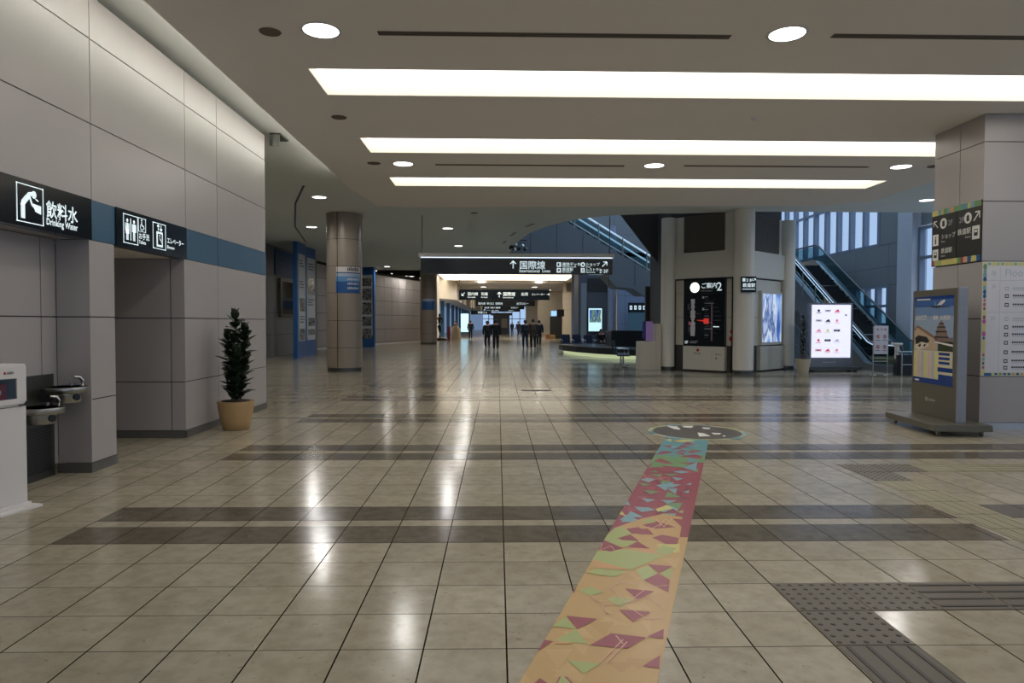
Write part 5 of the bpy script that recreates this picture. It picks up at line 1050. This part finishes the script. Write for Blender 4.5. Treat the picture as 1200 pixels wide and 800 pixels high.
def chair(x, y, lb, rot=0, name='beam_seat', m=M_SEAT, group='navy seats on the island', z0=0):
    X = Matrix.Translation((x, y, z0)) @ Matrix.Rotation(rot, 4, 'Z'); t = empty(name, (x, y, z0), lb, 'chair', group)
    b = MB(X); b.prism([(-.24, -.24), (.24, -.24), (.24, .22), (-.24, .22)], .40, .46, m); b.build('seat', t, bevel=.02)
    b = MB(X); n = 6
    for k in range(n): z1 = .46 + k * .075; b.box((-.24, .20 + k * .018, z1), (.24, .24 + k * .018, z1 + .076), m)
    b.build('backrest', t, bevel=.008)
    b = MB(X); b.tube([(0, 0, .40), (0, 0, .05)], .03, M_STEEL); b.tube([(-.2, -.22, .02), (0, 0, .06), (.2, -.22, .02)], .018, M_STEEL); b.tube([(-.2, .22, .02), (0, 0, .06), (.2, .22, .02)], .018, M_STEEL); b.build('leg', t)
    b = MB(X)
    for s in (-.26, .26): b.tube([(s, .2, .66), (s, -.2, .64), (s, -.2, .44)], .016, M_STEEL)
    b.build('armrest', t)
    return t
for i, (x, y) in enumerate([(3.75, 37.4), (4.35, 37.1), (4.95, 36.9), (3.95, 38.9), (4.55, 38.7), (5.55, 36.8)]):
    chair(x, y, ['first navy seat at the left end of the row behind the island', 'second navy seat of the row behind the island', 'third navy seat of the row, next to the seated person', 'navy seat at the back left, half hidden by the row', 'navy seat at the back right, half hidden by the row', 'navy seat that the person in black sits on'][i], rot=.15)
chair(4.55, 25.2, 'navy blue chair standing on the floor left of the cream cabinet', rot=math.radians(65), group='loose chairs')
chair(4.45, 24.2, 'navy blue chair beside the cream cabinet, nearer the camera than its twin', rot=math.radians(80), group='loose chairs')

# bronze statue and bin on the left of the corridor
b = MB(); b.loft([((-5.0, 61, 0), .52, .5), ((-5.0, 61, .12), .50, .46), ((-5.0, 61, .22), .3, .3)], mat('dark_bronze', (40, 38, 34), rough=.4, metal=.7))
b.tube([(-5.15, 61, .2), (-5.12, 61, .9), (-5.18, 61, 1.25), (-5.15, 61, 1.6), (-5.15, 61, 2.0), (-5.15, 61, 2.1)], [.10, .13, .17, .15, .2, .07], MATS['dark_bronze']); b.loft([((-5.15, 61, 2.08), .05, .05), ((-5.15, 61, 2.2), .11, .12), ((-5.15, 61, 2.34), .08, .08), ((-5.15, 61, 2.38), .01, .01)], MATS['dark_bronze'])
b.tube([(-5.33, 61, 2.0), (-5.45, 60.95, 1.7), (-5.3, 60.85, 1.5)], [.06, .05, .04], MATS['dark_bronze']); b.tube([(-4.97, 61, 2.0), (-4.88, 60.95, 1.7), (-5.0, 60.85, 1.45)], [.06, .05, .04], MATS['dark_bronze'])
tag(b.build('bronze_statue'), 'slender dark bronze standing statue on a round plinth left of the corridor', 'statue')
b = MB(); b.box((-4.4, 60.0, 0), (-4.15, 60.3, 1.25), mat('dark_red_stand', (130, 30, 44), rough=.5)); tag(b.build('red_stand', bevel=.02), 'small dark red stand on the floor right of the bronze statue', 'stand')
b = MB(); b.loft([((-3.75, 61.5, 0), .45, .35), ((-3.75, 61.5, 1.0), .42, .32), ((-3.75, 61.5, 1.3), .2, .18)], mat('beige_cover', (196, 186, 166), rough=.7)); tag(b.build('covered_counter'), 'beige rounded covered counter beside the dark red stand', 'counter')
# corridor furniture
t = empty('glow_screen', (-3.2, 66, 0), 'bright blue-white standing screen on the left of the corridor', 'screen')
b = MB(); b.box((-3.9, 72, .5), (-3.0, 72.2, 2.6), M_STEELD); b.build('casing', t); b = MB(); b.box((-3.85, 71.99, .6), (-3.05, 72.0, 2.5), mat('glow_cyan', (170, 220, 245), emit=(170, 222, 250), es=1.1)); b.build('screen', t)
t = empty('kiosk_booth', (1, 95, 0), 'dark boxy booth in the middle of the far corridor', 'booth')
b = MB(); b.box((-.6, 92, 0), (1.6, 94, 2.55), mat('booth_dark', (44, 46, 52), rough=.5)); b.box((-.9, 91.8, 2.55), (1.9, 94.2, 2.9), M_BLACK); b.build('body', t); b = MB(); b.box((.5, 91.95, .9), (1.3, 92, 2.1), mat('booth_poster', (120, 110, 96))); b.build('poster', t)
t = empty('digital_clock_sign', (5.7, 66, 1.6), 'lit lettering and small blue screen on dark stand right of corridor', 'screen')
b = MB(); b.box((5.2, 68, 0), (6.4, 68.3, 2.2), mat('dark_stand', (38, 42, 44), rough=.5)); b.box((5.9, 67.95, 2.2), (6.6, 68.3, 2.9), M_BLACK); b.build('stand', t); b = MB(); b.box((5.3, 67.94, 2.25), (5.85, 68, 2.75), mat('glow_blue', (140, 190, 240), emit=(140, 190, 245), es=.9)); b.build('screen', t)
b = MB(); b.box((4.7, 66.6, 0), (5.05, 67.0, .45), mat('orange_box', (140, 84, 46), rough=.6)); tag(b.build('orange_box', bevel=.02), 'small orange box on the floor right of the walking group', 'box')
b = MB(); b.box((5.1, 66.6, 0), (5.6, 67.0, .4), mat('tan_box', (140, 118, 80), rough=.6)); tag(b.build('tan_box', bevel=.02), 'small tan box on the floor next to the orange one', 'box')
struct(panel_wall('door_1', (8.35, 75.02), (1, 0), [0, 1.95], [.02, .75, 1.5, 2.25, 2.95], mat('warm_white_door', (196, 184, 160), rough=.5)))

# ================================================================= PEOPLE
def skin_mesh(name, verts, edges, rad, m, sub=2):
    me = bpy.data.meshes.new(name); me.from_pydata([Vector(v) for v in verts], edges, []); o = bpy.data.objects.new('tmp_' + name, me); COL.objects.link(o)
    s = o.modifiers.new('s', 'SKIN'); 
    for i, r_ in enumerate(rad):
        d = me.skin_vertices[0].data[i]; d.radius = (r_, r_) if not isinstance(r_, tuple) else r_; d.use_root = (i == 0)
    s.use_smooth_shade = True; u = o.modifiers.new('u', 'SUBSURF'); u.levels = sub; u.render_levels = sub
    dg = bpy.context.evaluated_depsgraph_get(); out = bpy.data.meshes.new_from_object(o.evaluated_get(dg)); bpy.data.objects.remove(o)
    out.name = name; out.materials.clear(); out.materials.append(m)
    for p in out.polygons: p.use_smooth = True
    return out
M_SKIN = mat('skin', (186, 140, 114), rough=.55)
def person(x, y, facing, h, coat, trouser, label, step=.18, coatlen=.46, hair=(26, 22, 20), skirt=False, sit=False, seat=.45, carry=None):
    """facing: rotation about Z, 0 = walking away from the camera (+Y)"""
    k = h / 1.75; X = Matrix.Translation((x, y, 0)) @ Matrix.Rotation(facing, 4, 'Z') @ Matrix.Scale(k, 4)
    t = empty('person', (x, y, 0), label, 'person', 'people in the concourse')
    def put(me, name, parent=t):
        me.transform(X); o = bpy.data.objects.new(name, me); COL.objects.link(o); o.parent = parent
        if parent is t: o.matrix_parent_inverse = Matrix.Translation(-t.location)
        return o
    s = step
    if not sit:
        J = dict(pel=(0, 0, .95), wa=(0, 0, 1.10), ch=(0, 0, 1.30), sh=(0, 0, 1.42), nk=(0, .01, 1.49), hd=(0, .03, 1.60), tp=(0, .02, 1.69),
                 hl=(-.09, 0, .90), kl=(-.10, s * .7, .50), al=(-.10, s * .55 - .05, .09), tl=(-.10, s * .55 + .12, .04), hr=(.09, 0, .90), kr=(.10, -s * .2, .49), ar=(.10, -s - .12, .12), tr=(.10, -s + .04, .035),
                 sl=(-.19, 0, 1.40), el=(-.25, -s * .5, 1.12), wl=(-.24, -s * .6 + .06, .87), sr=(.19, 0, 1.40), er=(.25, s * .4, 1.12), wr=(.24, s * .6 + .08, .88))
    else:
        z0 = seat + .10
        J = dict(pel=(0, 0, z0), wa=(0, 0, z0 + .16), ch=(0, .02, z0 + .36), sh=(0, .03, z0 + .47), nk=(0, .06, z0 + .54), hd=(0, .09, z0 + .65), tp=(0, .08, z0 + .74),
                 hl=(-.09, .03, z0 - .02), kl=(-.11, .46, z0), al=(-.11, .46, z0 - .44), tl=(-.11, .60, z0 - .50), hr=(.09, .03, z0 - .02), kr=(.11, .46, z0), ar=(.11, .46, z0 - .44), tr=(.11, .60, z0 - .50),
                 sl=(-.19, .03, z0 + .45), el=(-.24, .12, z0 + .2), wl=(-.12, .32, z0 + .12), sr=(.19, .03, z0 + .45), er=(.24, .12, z0 + .2), wr=(.12, .32, z0 + .12))
    names = list(J); ix = {n: i for i, n in enumerate(names)}
    V = [J[n] for n in names]; rad = dict(pel=.13, wa=.115, ch=.14, sh=.09, nk=.05, hd=(.082, .092), tp=.065, hl=.095, kl=.06, al=.042, tl=.035, hr=.095, kr=.06, ar=.042, tr=.035, sl=.062, el=.044, wl=.03, sr=.062, er=.044, wr=.03)
    E_ = [(ix[a], ix[b_]) for a, b_ in [('pel', 'wa'), ('wa', 'ch'), ('ch', 'sh'), ('sh', 'nk'), ('nk', 'hd'), ('hd', 'tp'), ('pel', 'hl'), ('hl', 'kl'), ('kl', 'al'), ('al', 'tl'), ('pel', 'hr'), ('hr', 'kr'), ('kr', 'ar'), ('ar', 'tr'), ('sh', 'sl'), ('sl', 'el'), ('el', 'wl'), ('sh', 'sr'), ('sr', 'er'), ('er', 'wr')]]
    RR = [rad[n] for n in names]
    for w, e in (('wl', 'el'), ('wr', 'er')):       # palm, five fingers
        W0 = Vector(J[w]); D = (W0 - Vector(J[e])).normalized(); S = D.cross(Vector((1, 0, 0))).normalized(); P = W0 + D * .07
        V.append(tuple(P)); RR.append(.026); E_.append((ix[w], len(V) - 1)); pi = len(V) - 1
        for q in range(4):
            a = P + D * .035 + S * (q - 1.5) * .017; c = a + D * (.045 - .004 * abs(q - 1.2)); V.append(tuple(a)); RR.append(.009); E_.append((pi, len(V) - 1)); V.append(tuple(c)); RR.append(.008); E_.append((len(V) - 2, len(V) - 1))
        a = W0 + D * .035 + S * .035; V.append(tuple(a)); RR.append(.010); E_.append((ix[w], len(V) - 1)); V.append(tuple(a + D * .03 + S * .012)); RR.append(.008); E_.append((len(V) - 2, len(V) - 1))
    hd = Vector(J['hd']); V.append(tuple(hd + Vector((0, .105, -.01)))); RR.append(.014); E_.append((ix['hd'], len(V) - 1))   # nose
    put(skin_mesh('body', V, E_, RR, M_SKIN, 2), 'body')
    sub = lambda ks, prs, rr: ([J[q] for q in ks], [(ks.index(a), ks.index(c)) for a, c in prs], rr)
    v, e, r_ = sub(['pel', 'hl', 'kl', 'al', 'hr', 'kr', 'ar'], [('pel', 'hl'), ('hl', 'kl'), ('kl', 'al'), ('pel', 'hr'), ('hr', 'kr'), ('kr', 'ar')], [.145, .11, .08, .06, .11, .08, .06])
    put(skin_mesh('trousers', v, e, r_, trouser), 'trousers')
    v, e, r_ = sub(['pel', 'wa', 'ch', 'sh', 'sl', 'el', 'wl', 'sr', 'er', 'wr'], [('pel', 'wa'), ('wa', 'ch'), ('ch', 'sh'), ('sh', 'sl'), ('sl', 'el'), ('el', 'wl'), ('sh', 'sr'), ('sr', 'er'), ('er', 'wr')], [(.185, .165), (.17, .15), (.19, .15), (.12, .10), .085, .065, .048, .085, .065, .048])
    if not sit and coatlen > .3:
        v.append((0, 0, .95 - (coatlen - .25))); r_.append((.20, .17)); e.append((0, len(v) - 1))
    put(skin_mesh('coat', v, e, r_, coat), 'coat')
    hm = mat('hair_%d' % hair[0], hair, rough=.6)
    b = MB(); n = 16; rings = []
    for q in range(8):
        a = -.75 + (math.pi / 2 + .75) * q / 7; rings.append(((hd.x, hd.y - .026 - (.03 if q < 3 else 0), hd.z + .03 + .105 * math.sin(a)), .100 * math.cos(a) + .002, .112 * math.cos(a) + .002))
    b.loft(rings, hm); o = b.build('hair', None); me = o.data; bpy.data.objects.remove(o); put(me, 'hair')
    b = MB()
    for sx_ in (-1, 1):
        for q in (0,): b.loft([((hd.x + sx_ * .032, hd.y + .088, hd.z + .012), .008, .006), ((hd.x + sx_ * .032, hd.y + .092, hd.z + .020), .009, .006)], M_BLACK)
    b.box((hd.x - .022, hd.y + .088, hd.z - .05), (hd.x + .022, hd.y + .094, hd.z - .044), mat('lips', (150, 84, 76)))
    o = b.build('face_features', None); me = o.data; bpy.data.objects.remove(o); put(me, 'face_features')
    for a_, t_ in (('al', 'tl'), ('ar', 'tr')):
        A_, T_ = Vector(J[a_]), Vector(J[t_]); hz = min(A_.z, T_.z) - .04
        b = MB(); b.tube([A_ + Vector((0, -.05, -.045)), T_ + Vector((0, .03, 0))], [.045, .036], M_BLACK, n=8); o = b.build('shoe', None); me = o.data; bpy.data.objects.remove(o); put(me, 'shoe')
    if carry == 'bag':
        W0 = Vector(J['wr']); b = MB(); b.box((W0.x - .07, W0.y - .18, W0.z - .42), (W0.x + .07, W0.y + .18, W0.z - .12), M_BLACK); b.tube([(W0.x, W0.y - .12, W0.z - .12), (W0.x, W0.y, W0.z - .03), (W0.x, W0.y + .12, W0.z - .12)], .012, M_BLACK)
        o = b.build('carried_bag', None); me = o.data; bpy.data.objects.remove(o); me.transform(X); oo = bpy.data.objects.new('carried_bag', me); COL.objects.link(oo); tag(oo, 'black bag hanging from the hand of ' + label.split(' in ')[0].split(' walking')[0], 'bag')
    return t
CK = mat('coat_black', (22, 22, 24), rough=.8); CB = mat('coat_brown', (66, 54, 44), rough=.8); CN = mat('coat_navy', (24, 28, 40), rough=.8); CG = mat('coat_grey', (56, 56, 60), rough=.8); TD = mat('trouser_dark', (26, 28, 34), rough=.8); TB = mat('trouser_blue', (34, 42, 66), rough=.8)
CBL = mat('coat_blue', (56, 80, 130), rough=.8)
person(-.10, 38.2, 0, 1.78, CK, TD, 'person in a black coat walking alone, nearest figure in the corridor centre', step=.06, coatlen=.42)
person(-.62, 41.0, .1, 1.70, CK, TD, 'person in black partly hidden left of the lone walker', step=.1, coatlen=.5)
person(2.05, 39.6, 0, 1.82, CB, TD, 'person in a brown jacket, middle of the walking group', step=.1, coatlen=.36)
person(1.62, 40.3, .1, 1.76, CN, TB, 'person in navy at the left edge of the walking group', step=.14, coatlen=.36)
person(2.75, 45.5, -.1, 1.76, CN, TD, 'person in dark clothes at the right edge of the walking group', step=.16, coatlen=.5)
person(-4.05, 66.0, 3.0, 1.75, CG, TD, 'person in dark grey standing near the beige covered counter', step=.05)
person(-2.55, 64.5, 0, 1.80, CK, TD, 'tall person in black standing right of the bright standing screen', step=.03)
person(-.95, 72.0, .2, 1.72, CBL, TD, 'distant person in blue on the left of the far booth', step=.15)
person(2.3, 76.0, -.5, 1.75, CN, TD, 'distant striding person right of the far booth', step=.22)
person(2.0, 95.0, .2, 1.7, CG, TD, 'tiny distant person in grey beyond the far booth', step=.1)
person(3.6, 60.0, 2.8, 1.78, CN, TD, 'person in dark clothes standing before the small blue screen', step=.04)
person(5.55, 36.75, math.pi + .15, 1.68, CK, TD, 'person in black sitting on a navy seat below the glowing screen', sit=True, seat=.42)
# shop front beyond the bench, with small lettering
t = empty('glass_shop', (7.9, 40.2, 0), 'small glass shop front with dark sign board right of the bench', 'shop front')
b = MB(); b.box((7.62, 39.9, 0), (9.5, 40.0, 2.2), mat('teal_glass_front', (70, 96, 110), rough=.1, emit=(70, 100, 120), es=.12)); b.box((7.62, 39.86, 2.2), (9.5, 40.0, 2.75), M_SIGN); b.build('front', t)
b = MB(fr((7.62, 39.85, 0), (1, 0, 0))); 
for k in range(5): b.box((.08 + k * .26, 2.35, 0), (.22 + k * .26, 2.58, .003), M_TXT); b.box((.12 + k * .26, 2.42, .003), (.18 + k * .26, 2.5, .005), M_SIGN)
b.build('lettering', t)

# ================================================================= printed parts: one mesh per word, pictogram or picture
for o in list(bpy.data.objects):
    if o.type != 'MESH' or not o.parent: continue
    s = o.name.split('.')[0]; top = o.parent.name.split('.')[0]
    if s == 'lettering': split_part(o, {'wall_sign': .022, 'hanging_sign': .07, 'direction_board': .03}.get(top, .05), 'lettering')
    elif s == 'photographs': split_part(o, .05, 'photograph')
    elif s == 'white_marks': split_part(o, .03, 'white_mark')
    elif s == 'logos': split_part(o, .035, 'logo')
    elif s == 'prohibition_marks': split_part(o, .02, 'prohibition_mark')
    elif s == 'coloured_border': split_part(o, .06, 'coloured_border')
    elif s == 'printing' and top == 'column_notice': split_part(o, .05, 'printed_line')
    elif s == 'lamp_head': split_part(o, .0, 'lamp_head')
    elif s == 'hanger': split_part(o, 0, 'hanger')
    elif s == 'headline': split_part(o, .03, 'headline')
    elif s == 'header': split_part(o, .04, 'header_lettering')
